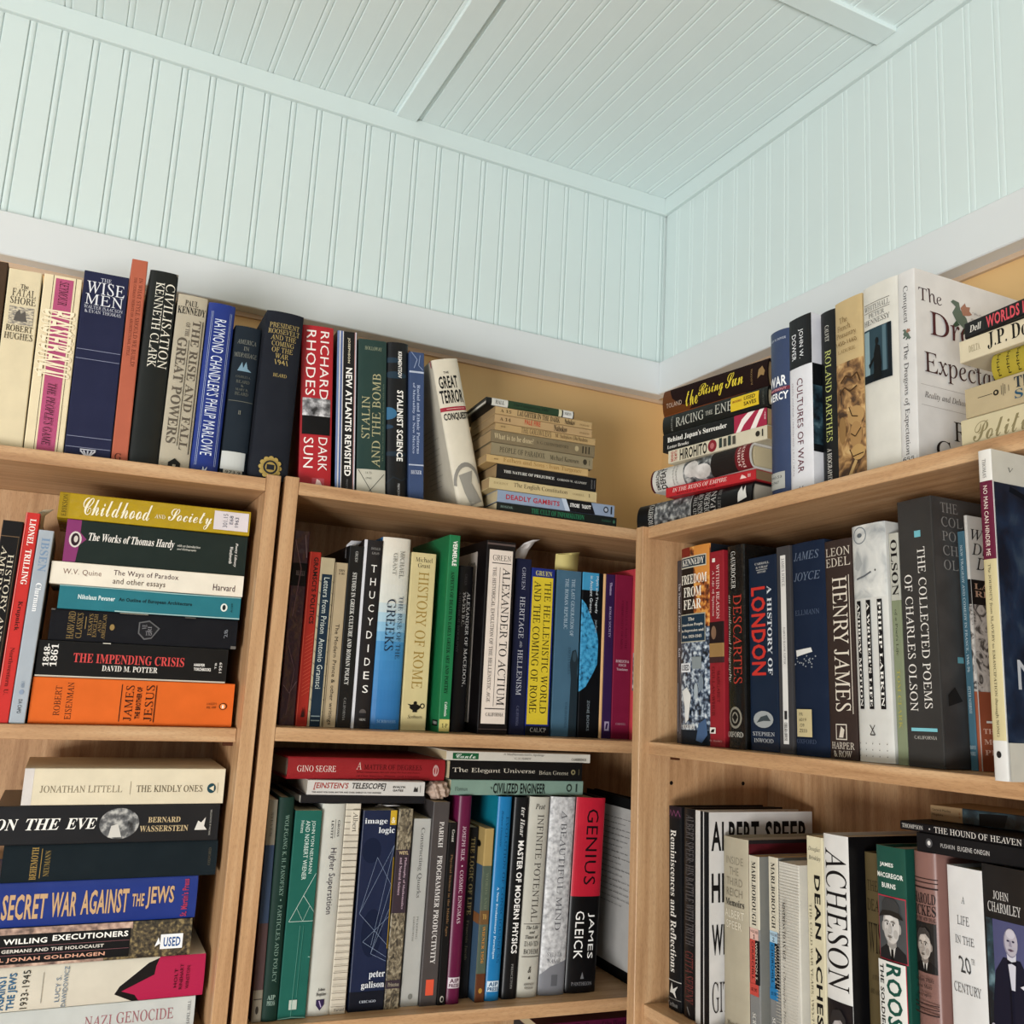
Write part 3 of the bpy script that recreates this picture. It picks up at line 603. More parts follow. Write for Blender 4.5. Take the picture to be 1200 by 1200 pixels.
LB('hardy', 'thick dark green paperback with magenta end and white bold-italic title in the pile', '#22332e', [Pg([(0, 0), (.075, 0), (.075, .3), (.11, .45), (.075, .6), (.065, 1), (0, 1)], '#8f3a74', 'colour_band'), El(.02, .28, .085, .66, '#d8d2cc'), El(.03, .32, .075, .62, '#3a2430'), El(.045, .38, .066, .54, '#d0c8c0'),
  T('The Works of Thomas Hardy', .12, .28, .585, .52, '#e9e6df', 'B'), Bp('with an Introduction', .6, .36, .73, .42, '#c9c9c0', 'B'), Bp('and Bibliography', .6, .45, .71, .51, '#c9c9c0', 'B'), Bp('Wordsworth', .9, .3, .918, .72, W1, 'B', 1), Bp('Poetry Library', .928, .2, .946, .8, W1, 'B', 1)], 'g', 0, 0, .13, 'cream')
LB('child', 'mustard yellow book with white script title, top of the second-shelf pile', '#b79a1c', [Rc(0, 0, .05, 1, '#a88c1a'), A('ERIKSON', .018, .08, .042, .92, '#3c3206', 'R', -1), T('Childhood', .12, .12, .47, .8, '#f0ead2', 'C'), T('AND', .485, .5, .54, .66, '#f0ead2', 'R'), T('Society', .555, .2, .79, .92, '#f0ead2', 'C'),
  Rc(.8, .1, .99, .86, '#dcd6da', 'library_label'), Bp('301.15', .85, .2, .875, .75, '#55586a', 'M', -1), Bp('E68', .885, .25, .905, .6, '#55586a', 'M', -1), Bp('1963', .915, .3, .935, .7, '#55586a', 'M', -1)], 'p', 1, 0, .135, 'tan')

# ---------------------------------------------------------------- lower pile, left bookcase
LB('kindly', 'cream paperback on the very top of the lower left pile', '#dcd2b8', [Rc(0, 0, .045, 1, '#d5d0cc'), A('JONATHAN LITTELL', .08, .47, .475, .66, '#8b8069', 'R'), VL(.515, '#8b8069', .002, .35, .72), T('THE KINDLY ONES', .545, .47, .885, .66, '#6e6450', 'R'), El(.91, .42, .955, .7, '#1f4f5c'), Pg([(.92, .56), (.945, .48), (.945, .64)], '#dcd2b8'), VL(.965, '#8b8069', .002, .4, .7)], 'm', 0, 0, .14, 'brown')
LB('eve', 'dark grey book with white italic capitals and oval photograph in the lower left pile', '#26272b', [T('ON', 0, .33, .098, .62, '#eeece6', 'B'), T('THE', .13, .33, .275, .62, '#eeece6', 'B'), T('EVE', .3, .33, .435, .62, '#eeece6', 'B'), El(.445, .08, .625, .9, '', 'cover_picture', 24, 'grey'), Pg([(.49, .85), (.5, .55), (.53, .5), (.55, .85)], '#d0cec8', 'cover_picture'),
  A('BERNARD', .665, .33, .815, .48, '#c9b48c', 'S'), A('WASSERSTEIN', .63, .56, .855, .72, '#c9b48c', 'S'), Pg([(.885, .7), (.9, .45), (.915, .5), (.935, .36), (.93, .6), (.945, .7)], '#d8d6d0'), Bp('SIMON & SCHUSTER', .955, .15, .963, .85, '#b9b7b0', 'G', -1)], 'g', 1, 0, .15, 'cream')
LB('behemoth', 'dark blue-green cloth book with faint gold lettering in the lower left pile', '#1f2c33', [T('BEHEMOTH', .125, .06, .155, .94, '#a88a4a', 'S', -1), VL(.17, '#a88a4a', .003, .1, .9), A('NEUMANN', .185, .15, .21, .85, '#8d7844', 'S', -1), Bp('OXFORD', .955, .2, .968, .7, '#6b6450', 'R', -1)], 'c', 1, .003, .15, 'tan')
LB('secret', 'bright blue book with tan narrow capitals and red publisher name, lower left pile', '#22398a', [T('THE', .03, .3, .13, .8, '#c9a57c', 'H'), T('SECRET', .17, .25, .35, .82, '#c9a57c', 'H'), T('WAR', .367, .24, .475, .8, '#c9a57c', 'H'), T('AGAINST', .493, .22, .695, .78, '#c9a57c', 'H'), T('THE', .71, .35, .763, .65, '#c9a57c', 'H'), T('JEWS', .772, .2, .896, .72, '#c9a57c', 'H'), Bp("St. Martin's Press", .93, .06, .96, .95, '#b03a5c', 'H', -1)], 'g', 1, .004, .15, 'cream')
LB('willing', 'dark mosaic-patterned book with white USED sticker in the lower left pile', '#2a2620', [Nz(0, 0, 1, 1, 'forest'), Nz(0, 0, .72, .18, 'pink'), Nz(0, .88, .6, 1, 'pink'), Rc(0, .16, .713, .92, '#141416'), T("HITLER'S", .0, .28, .135, .41, '#f0eee8', 'H'), T('WILLING', .158, .26, .343, .4, '#f0eee8', 'H'), T('EXECUTIONERS', .366, .22, .702, .37, '#f0eee8', 'H'), HL(.47, '#8a5a60', .02, .71, .012),
  Bp('ORDINARY GERMANS AND THE HOLOCAUST', .0, .53, .596, .62, '#d8d4cc', 'H'), HL(.68, '#8a5a60', .02, .71, .012), A('DANIEL JONAH GOLDHAGEN', .02, .74, .604, .87, '#d8a48c', 'H'), Rc(.855, .38, .96, .78, '#eceef0', 'price_sticker'), Bp('USED', .87, .46, .95, .72, '#2a5a9a', 'H'), Pg([(.83, .7), (.845, .45), (.855, .62)], '#eceef0')], 'g', 0, .002, .15, 'cream')
LB('lucy', 'white book with torn-edged crimson end in the lower left pile', '#d3cdbd', [Pg([(.62, .62), (.74, .12), (.8, 0), (1, 0), (1, 1), (.68, 1), (.6, .8)], '#1c1414', 'colour_band'), Pg([(.63, .74), (.72, .52), (.77, .4), (.775, .2), (.79, 0), (1, 0), (1, 1), (.71, 1), (.69, .85)], '#b3204c', 'colour_band'),
  T('THE WAR', .05, .15, .09, .95, '#35688f', 'H', -1), T('AGAINST', .1, .15, .14, .95, '#35688f', 'H', -1), T('THE JEWS', .15, .12, .19, .95, '#35688f', 'H', -1), T('1933-1945', .205, .08, .235, .95, '#30302e', 'G', -1), VL(.29, '#8f8a7c', .002, .15, .85), A('LUCY S.', .345, .25, .365, .85, '#5a7894', 'N', -1), A('DAWIDOWICZ', .375, .05, .395, .98, '#5a7894', 'N', -1), Bp('HOLT', .86, .3, .875, .75, '#3c0a18', 'G', -1), Bp('RINEHART', .885, .2, .9, .8, '#3c0a18', 'G', -1), Bp('WINSTON', .915, .25, .93, .8, '#3c0a18', 'G', -1)], 'g', 1, .003, .16, 'cream')
LB('genocide', 'pale grey-white book at the foot of the lower left pile', '#c5c9c6', [A('HENRY FRIEDLANDER', .05, .5, .36, .62, '#6a6a68', 'R'), T('NAZI', .5, .3, .62, .6, '#a86a72', 'R'), T('GENOCIDE', .64, .26, .9, .58, '#a86a72', 'R'), Bp('CHAPEL HILL', .965, .1, .98, .9, '#77787a', 'R', -1)], 'm', 0, .002, .15, 'white')

# ---------------------------------------------------------------- top of the middle bookcase
SB('darksun', 'red book with thin white capitals and explosion photo, top of middle bookcase', '#b2222c', [A('RICHARD', .58, .03, .86, .46, '#efe6e2', 'N', 1), A('RHODES', .14, .03, .44, .44, '#efe6e2', 'N', 1), Nz(.06, .455, .94, .565, 'smoke'), Rc(.06, .565, .94, .68, '#131214', 'cover_picture'), T('DARK', .58, .695, .86, .9, '#efe6e2', 'N', 1), T('SUN', .12, .7, .42, .885, '#efe6e2', 'N', 1), Rc(.4, .945, .78, .995, '#b8505a', 'emblem'), Pg([(.5, .99), (.55, .95), (.65, .96), (.72, .99)], '#e5c9c4')], 'g', 1, .002, .16)
SB('atlantis', 'black book with blue and white edge stripes and squared white title', '#1b1b1f', [Rc(0, 0, .1, 1, '#7284ae'), Rc(.1, 0, .16, 1, '#d9d6d6'), Rc(.16, 0, .26, 1, '#5a6ea0'), Rc(.26, 0, .3, 1, '#d9d6d6'), Rc(.86, 0, .9, 1, '#b98a86'), Rc(.9, 0, .95, 1, '#c9c9d2'), A('JOSEPHSON', .5, .04, .64, .2, '#d8d0b8', 'H', 1), T('NEW ATLANTIS REVISITED', .44, .23, .76, .9, '#f2f0ea', 'H', 1), Bp('PRINCETON', .54, .92, .62, .985, '#8d8d8d', 'G', 1)], 'g', 0, 0, .16)
SB('stalinbomb', 'dark green book with pale capitals reading upward and white diagram at foot', '#2b4a45', [A('HOLLOWAY', .22, .045, .82, .068, '#a9ae90', 'R'), T('STALIN', .14, .37, .42, .64, '#b9b48c', 'R', -1), T('AND THE BOMB', .5, .22, .8, .82, '#b9b48c', 'R', -1), Bp('The Soviet Union and Atomic Energy 1939-1956', .87, .28, .93, .78, '#7e8f78', 'R', -1), Rc(0, .835, 1, 1, '#c4c1b2'), Ln([(.05, .84), (.55, .99)], '#23282a', .02, 'emblem', .18), Ln([(.95, .86), (.35, .99)], '#23282a', .02, 'emblem', .18), Bp('14 73', .3, .85, .5, .865, '#77776c', 'G'), Bp('(94)', .3, .885, .5, .9, '#77776c', 'G')], 'g', 1, .002, .16)
SB('stalinist', 'glossy black rounded book with blue patches and white bold title', '#16191e', [El(-.3, .1, .6, .135, '#2a4152'), El(-.2, .19, .9, .235, '#2a4152'), El(-.4, .42, .45, .5, '#3a6f94'), El(-.4, .53, .3, .56, '#28445c'), El(-.2, .7, .9, .73, '#243848'), Ln([(.0, .9), (.3, .86), (.7, .88), (1, .85)], '#2a3640', .05, 'emblem', .14), A('KREMENTSOV', .48, .06, .66, .23, '#e8e6e0', 'H', 1), T('STALINIST SCIENCE', .44, .31, .74, .76, '#f0eee8', 'H', 1), Bp('PRINCETON', .5, .9, .6, .985, '#b9b9b9', 'S', 1)], 'g', 1, .005, .155)
SB('newmex', 'slim worn blue book with two pale rules next to the leaning white book', '#43567e', [T('Racial and Ethnic Patterns', .52, .22, .72, .68, '#aebad4', 'S', 1), T('of Mortality in New Mexico', .2, .21, .4, .68, '#aebad4', 'S', 1), HL(.135, '#b9c2d4', 0, 1, .012), HL(.755, '#b9c2d4', 0, 1, .008), A('BECKER', .14, .79, .84, .815, '#c5cde0', 'S'), El(.3, .975, .7, .995, '#9aa8c4'), Ln([(.1, .0), (.5, .05), (.3, .11)], '#93a3c4', .05, 'worn_edge', .1), Ln([(.7, .02), (.6, .09), (.9, .12)], '#93a3c4', .04, 'worn_edge', .1)], 'm', 0, 0, .155)
SB('terror', 'cream rounded book with bold black title leaning left by itself, top of middle bookcase', '#d3cbb8', [Bp('THE', .32, .085, .52, .1, '#1c1a18', 'H'), T('GREAT', .1, .115, .8, .2, '#1c1a18', 'H'), T('TERROR', .06, .21, .92, .3, '#1c1a18', 'H'), Rc(0, .325, .97, .352, '#a22a3a'), Ln([(.2, .338), (.9, .338)], '#d8b0a8', .02, 'ruled_line', .18), A('CONQUEST', .06, .365, .98, .42, '#1c1a18', 'H'),
  Pg([(.5 + .5 * math.cos(a) * 1.0, .84 + .14 * math.sin(a)) for a in [math.pi * 1.0 + i * math.pi / 12 for i in range(13)]] + [(.5 + .42 * math.cos(a), .85 + .12 * math.sin(a)) for a in [math.pi * 2.0 - i * math.pi / 12 for i in range(13)]], '#8f8b82'), Pg([(.2, .78), (.72, .76), (.62, .84), (.9, .97), (.45, .99), (.3, .9)], '#9a968c'), Bp('OXFORD', .3, .965, .6, .98, '#c9c4b8', 'G')], 'g', 1, .006, .16, 'cream',
  [Bp('praise for the first edition of this book', .42, .42 + i * .035, .42 + .3 + .2 * random.random(), .43 + i * .035, '#6a6448', 'R') for i in range(12)] + [Rc(.985, .0, 1, .05, '#b8404a')])
tp = '#b79a70'
LB('cult', 'thin black-green book at the bottom of the small tan paperback pile', '#18231f', [A('ROSZAK', .03, .3, .13, .55, '#7d948a', 'S'), T('THE CULT OF INFORMATION', .28, .2, .72, .75, '#2f8058', 'S'), Bp('PANTHEON', .87, .4, .95, .62, '#3d6a54', 'S'), El(.965, .3, .985, .7, '#3d6a54')], 'g', 0, 0, .12)
LB('gambits', 'pale blue-grey paperback with red italic title in the small pile', '#8d9db4', [T('DEADLY GAMBITS', .07, .3, .52, .72, '#b0303c', 'H'), Pg([(.57, .0), (.79, .0), (.83, 1), (.61, 1)], '#1a1a1e', 'colour_band'), A('STROBE', .61, .3, .69, .62, W1, 'H'), A('TALBOTT', .71, .3, .79, .62, W1, 'H'), El(.9, .2, .945, .75, '#3c424c'), El(.91, .32, .935, .63, '#a9b2c0'), VL(.97, '#2a2c32', .012, .15, .8), Pg([(.53, 0), (.57, 0), (.61, 1), (.57, 1)], '#b9c4d4', 'colour_band')], 'g', 0, 0, .12)
LB('english', 'cream paperback with plain black serif title in the small pile', '#c4b184', [A('BAGEHOT', .04, .35, .17, .55, '#8d7a48', 'R'), T('The English Constitution', .22, .2, .72, .72, '#2c2418', 'R'), Bp('CORNELL', .77, .4, .88, .58, '#7d6c42', 'R'), Bp('1', .92, .3, .935, .6, '#5a4c2c', 'S')], 'm', 0, 0, .115, 'tan')
LB('prejudice', 'black paperback with small white spaced title in the small pile', '#1a1a1e', [T('THE NATURE OF PREJUDICE', .07, .38, .57, .6, '#d8d6ce', 'S'), A('GORDON W. ALLPORT', .6, .42, .9, .58, '#b9b7b0', 'S'), Bp('ANCHOR', .945, .2, .96, .85, '#8a8a88', 'G', 1), VL(.98, '#77777a', .005, .2, .8)], 'g', 0, 0, .115, 'tan')
LB('fathers', 'thin tan paperback with faded gold title in the small pile', '#bfa06c', [T('Fathers and Sons : Ivan Turgenev', .16, .1, .93, .85, '#8f6c34', 'R'), Bp('**', .07, .4, .11, .6, '#4a3a20', 'S')], 'm', 0, 0, .11, 'tan')
LB('paradox', 'olive-grey paperback with black serif title in the small pile', '#94876a', [T('PEOPLE OF PARADOX', .08, .28, .52, .72, '#2a241a', 'R'), A('Michael Kammen', .57, .28, .86, .7, '#2a241a', 'R'), El(.9, .25, .94, .72, '#4a4232'), Bp('1', .96, .3, .97, .7, '#4a4232', 'S')], 'm', 0, 0, .115, 'tan')
LB('whatdone', 'brown-grey paperback with pale lowercase title in the small pile', '#85765a', [T('What is to be done?', .03, .25, .4, .7, '#c2b18c', 'S'), A('N. G. CHERNYSHEVSKY', .43, .35, .74, .6, '#4a4030', 'R'), El(.8, .25, .84, .7, '#b0a07c'), VL(.88, '#3a3224', .01, .2, .8), VL(.91, '#3a3224', .01, .2, .8), VL(.94, '#3a3224', .01, .2, .8)], 'm', 0, 0, .115, 'tan')
LB('golov', 'tan paperback with tall dark title, below the red-titled one in the pile', '#b39668', [Bp('**', .05, .3, .1, .55, '#4a3820', 'S'), T('THE GOLOVLEVS', .25, .1, .55, .85, '#4a3418', 'R'), A('M. Saltykov-Shchedrin', .59, .12, .92, .85, '#4a3418', 'R')], 'm', 0, 0, .11, 'tan')
LB('nabred', 'tan paperback with small red title in the small pile', '#b4966c', [Bp('A 14', .05, .3, .16, .7, '#5a4428', 'S'), T('PALE FIRE', .3, .1, .46, .7, '#b84a30', 'H'), A('Nabokov', .6, .15, .74, .9, '#2a2018', 'S'), Bp('PENGUIN', .87, .5, .97, .7, '#5a4428', 'R')], 'm', 0, 0, .11, 'tan')
LB('laughter', 'tan paperback with bold black capitals under the thin green book', '#b6996c', [Bp('A 15', .05, .3, .16, .7, '#5a4428', 'S'), T('LAUGHTER IN THE DARK', .22, .12, .66, .85, '#2a2018', 'S'), A('Nabokov', .71, .15, .82, .85, '#2a2018', 'S'), Bp('PENGUIN', .87, .5, .97, .7, '#5a4428', 'R')], 'm', 0, 0, .11, 'tan')
LB('thingreen', 'thin green and black book with white tape, topmost of the small pile', '#17191a', [Rc(.06, 0, .24, 1, '#c9c8c0', 'library_label'), A('HALL', .1, .25, .2, .75, '#1a1a1a', 'S'), Rc(.24, 0, .82, 1, '#2f4a30'), T('The Conquering Tide', .3, .25, .7, .8, '#1a2c1c', 'S'), Rc(.82, 0, .855, 1, '#c9c4a4'), Rc(.87, 0, .985, 1, '#d2d1cb', 'library_label'), Bp('NORTON', .885, .3, .965, .7, '#1a1a1a', 'S')], 'g', 1, .002, .13, 'white')

# ---------------------------------------------------------------- second shelf, middle bookcase
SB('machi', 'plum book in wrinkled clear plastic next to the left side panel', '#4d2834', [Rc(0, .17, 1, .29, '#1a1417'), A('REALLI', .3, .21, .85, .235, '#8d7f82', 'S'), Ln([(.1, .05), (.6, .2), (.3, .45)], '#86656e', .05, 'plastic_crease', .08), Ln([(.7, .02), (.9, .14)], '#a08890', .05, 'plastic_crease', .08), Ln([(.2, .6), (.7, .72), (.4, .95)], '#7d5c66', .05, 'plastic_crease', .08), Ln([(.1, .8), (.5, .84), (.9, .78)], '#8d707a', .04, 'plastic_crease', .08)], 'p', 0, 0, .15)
SB('gramsci', 'brick red paperback with black capitals and hatch lines, second shelf', '#a4281c', [T("GRAMSCI'S POLITICS", .38, .03, .8, .42, '#2a0c08', 'H', 1), VL(.06, '#c24a34', .06)] + [Ln([(.25 + .0, .5 + i * .022), (.9, .47 + i * .022)], '#c65a40', .03, 'hatch_lines', .066) for i in range(16)] + [Pg([(.35, .95), (.45, .89), (.5, .93), (.6, .89), (.65, .95)], '#3a100a')], 'm', 0, 0, .14)
SB('letters', 'slim cream book with deep blue panel and hand-drawn lettering', '#b6a98a', [Rc(.14, .1, .86, 1, '#1c3448'), T('Letters from Prison  Antonio Gramsci', .32, .12, .7, .78, '#c9d2cc', 'G', 1), HL(.94, '#93a4a8', .2, .8, .006), HL(.965, '#93a4a8', .2, .8, .006)] + [Ln([(0, .14 + i * .07), (.12, .15 + i * .07)], '#4a4438', .03, 'ruled_line', .09) for i in range(12)] + [Ln([(.88, .14 + i * .07), (1, .15 + i * .07)], '#4a4438', .03, 'ruled_line', .09) for i in range(12)], 'm', 0, 0, .14)
SB('prince', 'slim beige book with hand-drawn black lettering, beside the deep blue panel book', '#b5a384', [Bp('ISBN', .3, .04, .75, .055, '#3a3226', 'M'), Bp('0 85', .3, .06, .75, .075, '#3a3226', 'M'), T('The Modern Prince & other writings', .28, .38, .66, .985, '#2a241a', 'G', 1), VL(.05, '#7d6f56', .04)], 'm', 0, 0, .14)
SB('studies', 'black paperback with small white capitals and silvery tag at its top', '#15191c', [A('GRUEN', .42, .03, .6, .09, '#c9c9c4', 'R', 1), T('STUDIES IN GREEK CULTURE AND ROMAN POLICY', .34, .15, .62, .77, '#d5d5d0', 'S', 1), Bp('CALIFORNIA', .4, .84, .56, .96, '#9a9a96', 'R', 1)], 'g', 0, 0, .15)
SB('thuc', 'charcoal book with widely spaced white capitals one under another', '#2b282b', [Rc(0, 0, .15, 1, '#cfcfd4')] + [T(c, .44 if c != 'I' else .56, .135 + i * .0712, .74 if c != 'I' else .62, .175 + i * .0712, '#eceae6', 'G') for i, c in enumerate('THUCYDIDES')] + [A('DONALD', .35, .04, .85, .053, '#a9a7a4', 'R'), A('KAGAN', .4, .065, .8, .078, '#a9a7a4', 'R'), El(.36, .9, .72, .935, '#66605e'), Rc(.36, .92, .72, .94, '#2b282b', 'emblem'), Bp('VIKING', .38, .948, .72, .96, '#c9c7c4', 'S')], 'g', 1, .002, .15)  # pale left band is a painted highlight along the cover joint
SB('greeks', 'wide glossy book fading from cream to bright blue, second shelf', '#2f74ae', grad(0, 0, 1, 1, [(0, '#dbd6c8'), (.34, '#d2d3cb'), (.46, '#8fb9d2'), (.58, '#4189bf'), (1, '#2a6dab')], 20) + [A('MICHAEL', .6, .07, .76, .215, '#77786f', 'R', 1), A('GRANT', .36, .085, .5, .2, '#77786f', 'R', 1), T('THE RISE OF THE', .66, .31, .82, .64, '#33506a', 'R', 1), T('GREEKS', .26, .33, .56, .6, '#152c48', 'R', 1), Bp('SCRIBNERS', .2, .952, .85, .967, '#8fb4d6', 'R')], 'g', 1, .005, .155)
SB('rome', 'pale yellow book with gold serif title and black oil lamp mark', '#cfc08e', [A('Michael', .16, .025, .86, .053, '#2a261a', 'R'), A('Grant', .26, .06, .76, .086, '#2a261a', 'R'), T('HISTORY OF ROME', .32, .11, .74, .77, '#a5873f', 'R', 1), El(.3, .855, .72, .89, '#1a1814'), Pg([(.2, .855), (.4, .86), (.4, .875)], '#1a1814'), El(.7, .85, .9, .88, '#1a1814'), El(.75, .856, .86, .874, '#cfc08e'), El(.44, .84, .58, .86, '#1a1814'), Rc(.42, .885, .6, .9, '#1a1814', 'emblem'), Bp('Scribners', .24, .915, .82, .935, '#3a3424', 'I')], 'm', 0, 0, .15)
SB('vermeule', 'tall bright green book standing forward, second shelf of middle bookcase', '#1f7f4d', [A('VERMEULE', .35, .03, .75, .16, '#f0efe6', 'H', 1), T('ASPECTS OF DEATH IN EARLY GREEK ART AND POETRY', .32, .19, .64, .81, '#0e2a1a', 'S', 1), Bp('California', .45, .85, .68, .92, '#dfe8dc', 'S', 1), Rc(.06, .935, 1, .995, '#cdbf74', 'library_label'), Bp('1-P', .3, .955, .8, .975, '#2a2a1a', 'S')], 'g', 0, 0, .165, 'cream', [Rc(.86, .94, .99, .97, '#1a1c1a', 'library_label'), Bp('VERM', .88, .948, .97, .962, '#c9c9c4', 'S')])
SB('macedon', 'glossy black book with white capitals standing behind the tall green book', '#18161a', [T('ALEXANDER OF MACEDON,', .6, .16, .86, .73, '#d5d3d0', 'R', 1), T('356-323 B.C.', .36, .16, .54, .37, '#c5c3c0', 'R', 1), Bp('A HISTORICAL BIOGRAPHY', .1, .16, .24, .53, '#6a686a', 'R', 1), A('GREEN', .4, .05, .56, .12, '#5f5d5f', 'R', 1)], 'g', 1, .003, .15)
SB('actium', 'thick black-edged book with a tall white panel of black capitals', '#1b1517', [Rc(.02, .012, .98, .022, '#6a5a56', 'ruled_line'), Rc(.1, .048, .9, .948, '#e0d3c6', 'title_panel'), A('GREEN', .22, .075, .84, .105, '#1c1816', 'R'), HL(.118, '#1c1816', .2, .86, .004), T('ALEXANDER TO ACTIUM', .58, .14, .84, .855, '#1c1816', 'R', 1), VL(.48, '#1c1816', .012, .14, .86), Bp('THE HISTORICAL EVOLUTION OF THE HELLENISTIC AGE', .24, .14, .36, .84, '#3a322e', 'R', 1), HL(.872, '#1c1816', .2, .86, .004), Bp('CALIFORNIA', .24, .892, .82, .91, '#4a413c', 'R'), HL(.975, '#6a5a56', .02, .98, .003)], 'g', 1, 0, .165, 'cream', [Rc(.0, .05, .8, .95, '#d3c8bd', 'title_panel'), Bp('Green', .6, .1, .76, .12, '#3a322e', 'S')])
SB('heritage', 'navy book with pale capitals and a curled paper slip on top', '#1c2244', [A('GRUEN', .4, .05, .62, .18, '#aeb0c0', 'R', 1), T('HERITAGE', .34, .22, .66, .46, '#c2c3cc', 'R', 1), Bp('AND', .44, .475, .6, .51, '#c2c3cc', 'R', 1), T('HELLENISM', .34, .525, .66, .78, '#c2c3cc', 'R', 1), Bp('CALIFORNIA', .42, .84, .58, .95, '#6f7290', 'R', 1)], 'm', 0, 0, .15)
SB('hellen', 'yellow panel book with blue edges and two lines of black capitals', '#1c2d80', [Rc(.04, .055, .92, .935, '#d4bc30', 'title_panel'), A('GRUEN', .16, .016, .86, .046, '#c9c27a', 'S'), T('THE HELLENISTIC WORLD', .56, .08, .84, .87, '#1c1a18', 'R', 1), T('AND THE COMING OF ROME', .12, .08, .42, .87, '#1c1a18', 'R', 1), Rc(0, .945, 1, 1, '#15171f'), Bp('CAL/CP', .2, .955, .86, .98, '#c9c5bc', 'R')], 'm', 0, 0, .15)
SB('lastgen', 'slate blue paperback with statue silhouette and yellow note on top', '#496e86', [T('THE LAST GENERATION OF', .6, .05, .74, .4, '#b9cbd6', 'R', 1), T('THE ROMAN REPUBLIC', .34, .05, .48, .36, '#b9cbd6', 'R', 1), A('ERICH S. GRUEN', .56, .47, .66, .63, '#2f4a5c', 'R', 1), Pg([(.66, 1), (.7, .66), (.64, .56), (.72, .49), (.86, .48), (.97, .54), (.94, .62), (1, .68), (1, 1)], '#2a3a44', 'cover_picture'), El(.74, .49, .9, .555, '#3c5260', 'cover_picture'), Bp('CALIFORNIA', .5, .8, .6, .95, '#35566a', 'R', 1)], 'm', 0, 0, .15)
SB('tragedy', 'black paperback with bright blue stone face, second shelf', '#0e141a', [Rc(0, 0, .78, .11, '#3f93bd', 'cover_picture'), Pg([(0, .17), (.2, .2), (.45, .27), (.75, .36), (.84, .42), (.82, .56), (.62, .62), (.3, .7), (0, .73)], '', 'cover_picture', 'bluestone'), T('Myth and Tragedy', .62, .02, .76, .25, '#d5dde0', 'M', 1), T('in Ancient Greece', .36, .02, .5, .25, '#d5dde0', 'M', 1), A('Jean-Pierre', .62, .29, .76, .37, '#9fb0b8', 'M', 1), Bp('ZONE BOOKS', .4, .78, .52, .96, '#8d9aa2', 'G', 1)], 'g', 0, 0, .15)
SB('cream', 'very thin apricot-cream book, second shelf of middle bookcase', '#dcb07c', [], 'm', 0, 0, .14)
SB('purple', 'slim dark purple book beside the crimson one', '#3a1c52', [A('Thomas', .4, .05, .66, .13, '#c2aed0', 'S', 1), T('ROMAN SOCIETY', .42, .2, .64, .39, '#c2aed0', 'R', 1), Rc(.25, .9, .75, .955, '#a99ab4', 'emblem'), Pg([(.35, .945), (.45, .91), (.65, .91), (.55, .945)], '#3a1c52')], 'm', 0, 0, .14)
SB('crimson', 'wide crimson book with faint lettering near the right end of the shelf', '#871c3e', [T('ROMULUS AND THE', .62, .16, .74, .46, '#64122e', 'R', 1), T('COMMUNITY OF MEN', .38, .16, .5, .46, '#64122e', 'R', 1), A('RORLICH &', .14, .525, .88, .542, '#d5b8c0', 'S'), A('FISCH', .3, .55, .72, .565, '#d5b8c0', 'S'), Bp('Translators', .2, .575, .82, .59, '#d5b8c0', 'S'), Bp('CORNELL', .22, .905, .78, .918, '#b0808e', 'S')], 'g', 0, 0, .15)
SB('redend', 'coral red book half hidden by the corner panel, second shelf', '#c4404a', [Nz(0, .5, 1, .72, 'grey')], 'g', 0, 0, .16)

# ---------------------------------------------------------------- lower shelf, middle bookcase
SB('steven', 'thin book with grey top, blue and brown bands by the left panel', '#5c1f2b', [Rc(0, 0, 1, .21, '#8b8576'), Rc(0, .21, 1, .565, '#3a4c68'), Rc(0, .565, 1, .86, '#5d4646'), Rc(0, .86, 1, 1, '#8a8272'), A('STEVEN', .38, .06, .62, .17, '#5a5348', 'R', 1), HL(.9, '#4a443a', .1, .9, .004), El(.35, .93, .65, .965, '#3a342c')], 'm', 0, 0, .15)
SB('panofsky', 'dark green book with thin pale capitals, second from the left panel', '#163c32', [A('WOLFGANG K. H. PANOFSKY', .46, .08, .72, .45, '#86a497', 'R', 1), T('PARTICLES AND POLICY', .46, .49, .72, .83, '#86a497', 'R', 1), El(.55, .463, .63, .472, '#86a497'), Bp('AIP', .25, .885, .75, .905, '#9ab4a8', 'S'), Bp('PRESS', .25, .91, .75, .93, '#9ab4a8', 'S')], 'm', 1, .003, .155)
SB('neumann', 'worn teal paperback with thin white triangle drawing', '#1e6b5e', [A('JOHN VON NEUMANN', .62, .05, .78, .31, '#cfe0d8', 'N', 1), A('AND NORBERT WIENER', .42, .05, .58, .34, '#cfe0d8', 'N', 1), A('Heims', .24, .05, .36, .11, '#cfe0d8', 'N', 1), Ln([(.1, .54), (.95, .31)], '#cfe0d8', .014, 'emblem', .14), Ln([(.55, .415), (1, .5)], '#cfe0d8', .014, 'emblem', .14), Ln([(.1, .54), (1, .54)], '#cfe0d8', .014, 'emblem', .14), Ln([(.34, .475), (.6, .54), (.82, .465)], '#a9c9bd', .012, 'emblem', .14), Rc(.36, .91, .64, .955, '#b9c4ba', 'emblem'), Ln([(.52, .56), (.5, .7), (.47, .86), (.45, .99)], '#57988a', .02, 'worn_edge', .14), Ln([(.65, .56), (.62, .72), (.6, .9)], '#4a8f80', .015, 'worn_edge', .14), Ln([(.0, .995), (.5, .99), (1, .996)], '#7fb0a4', .03, 'worn_edge', .14), Ln([(.9, .71), (1, .712)], '#a9c9bd', .02, 'worn_edge', .14)], 'm', 0, 0, .145)
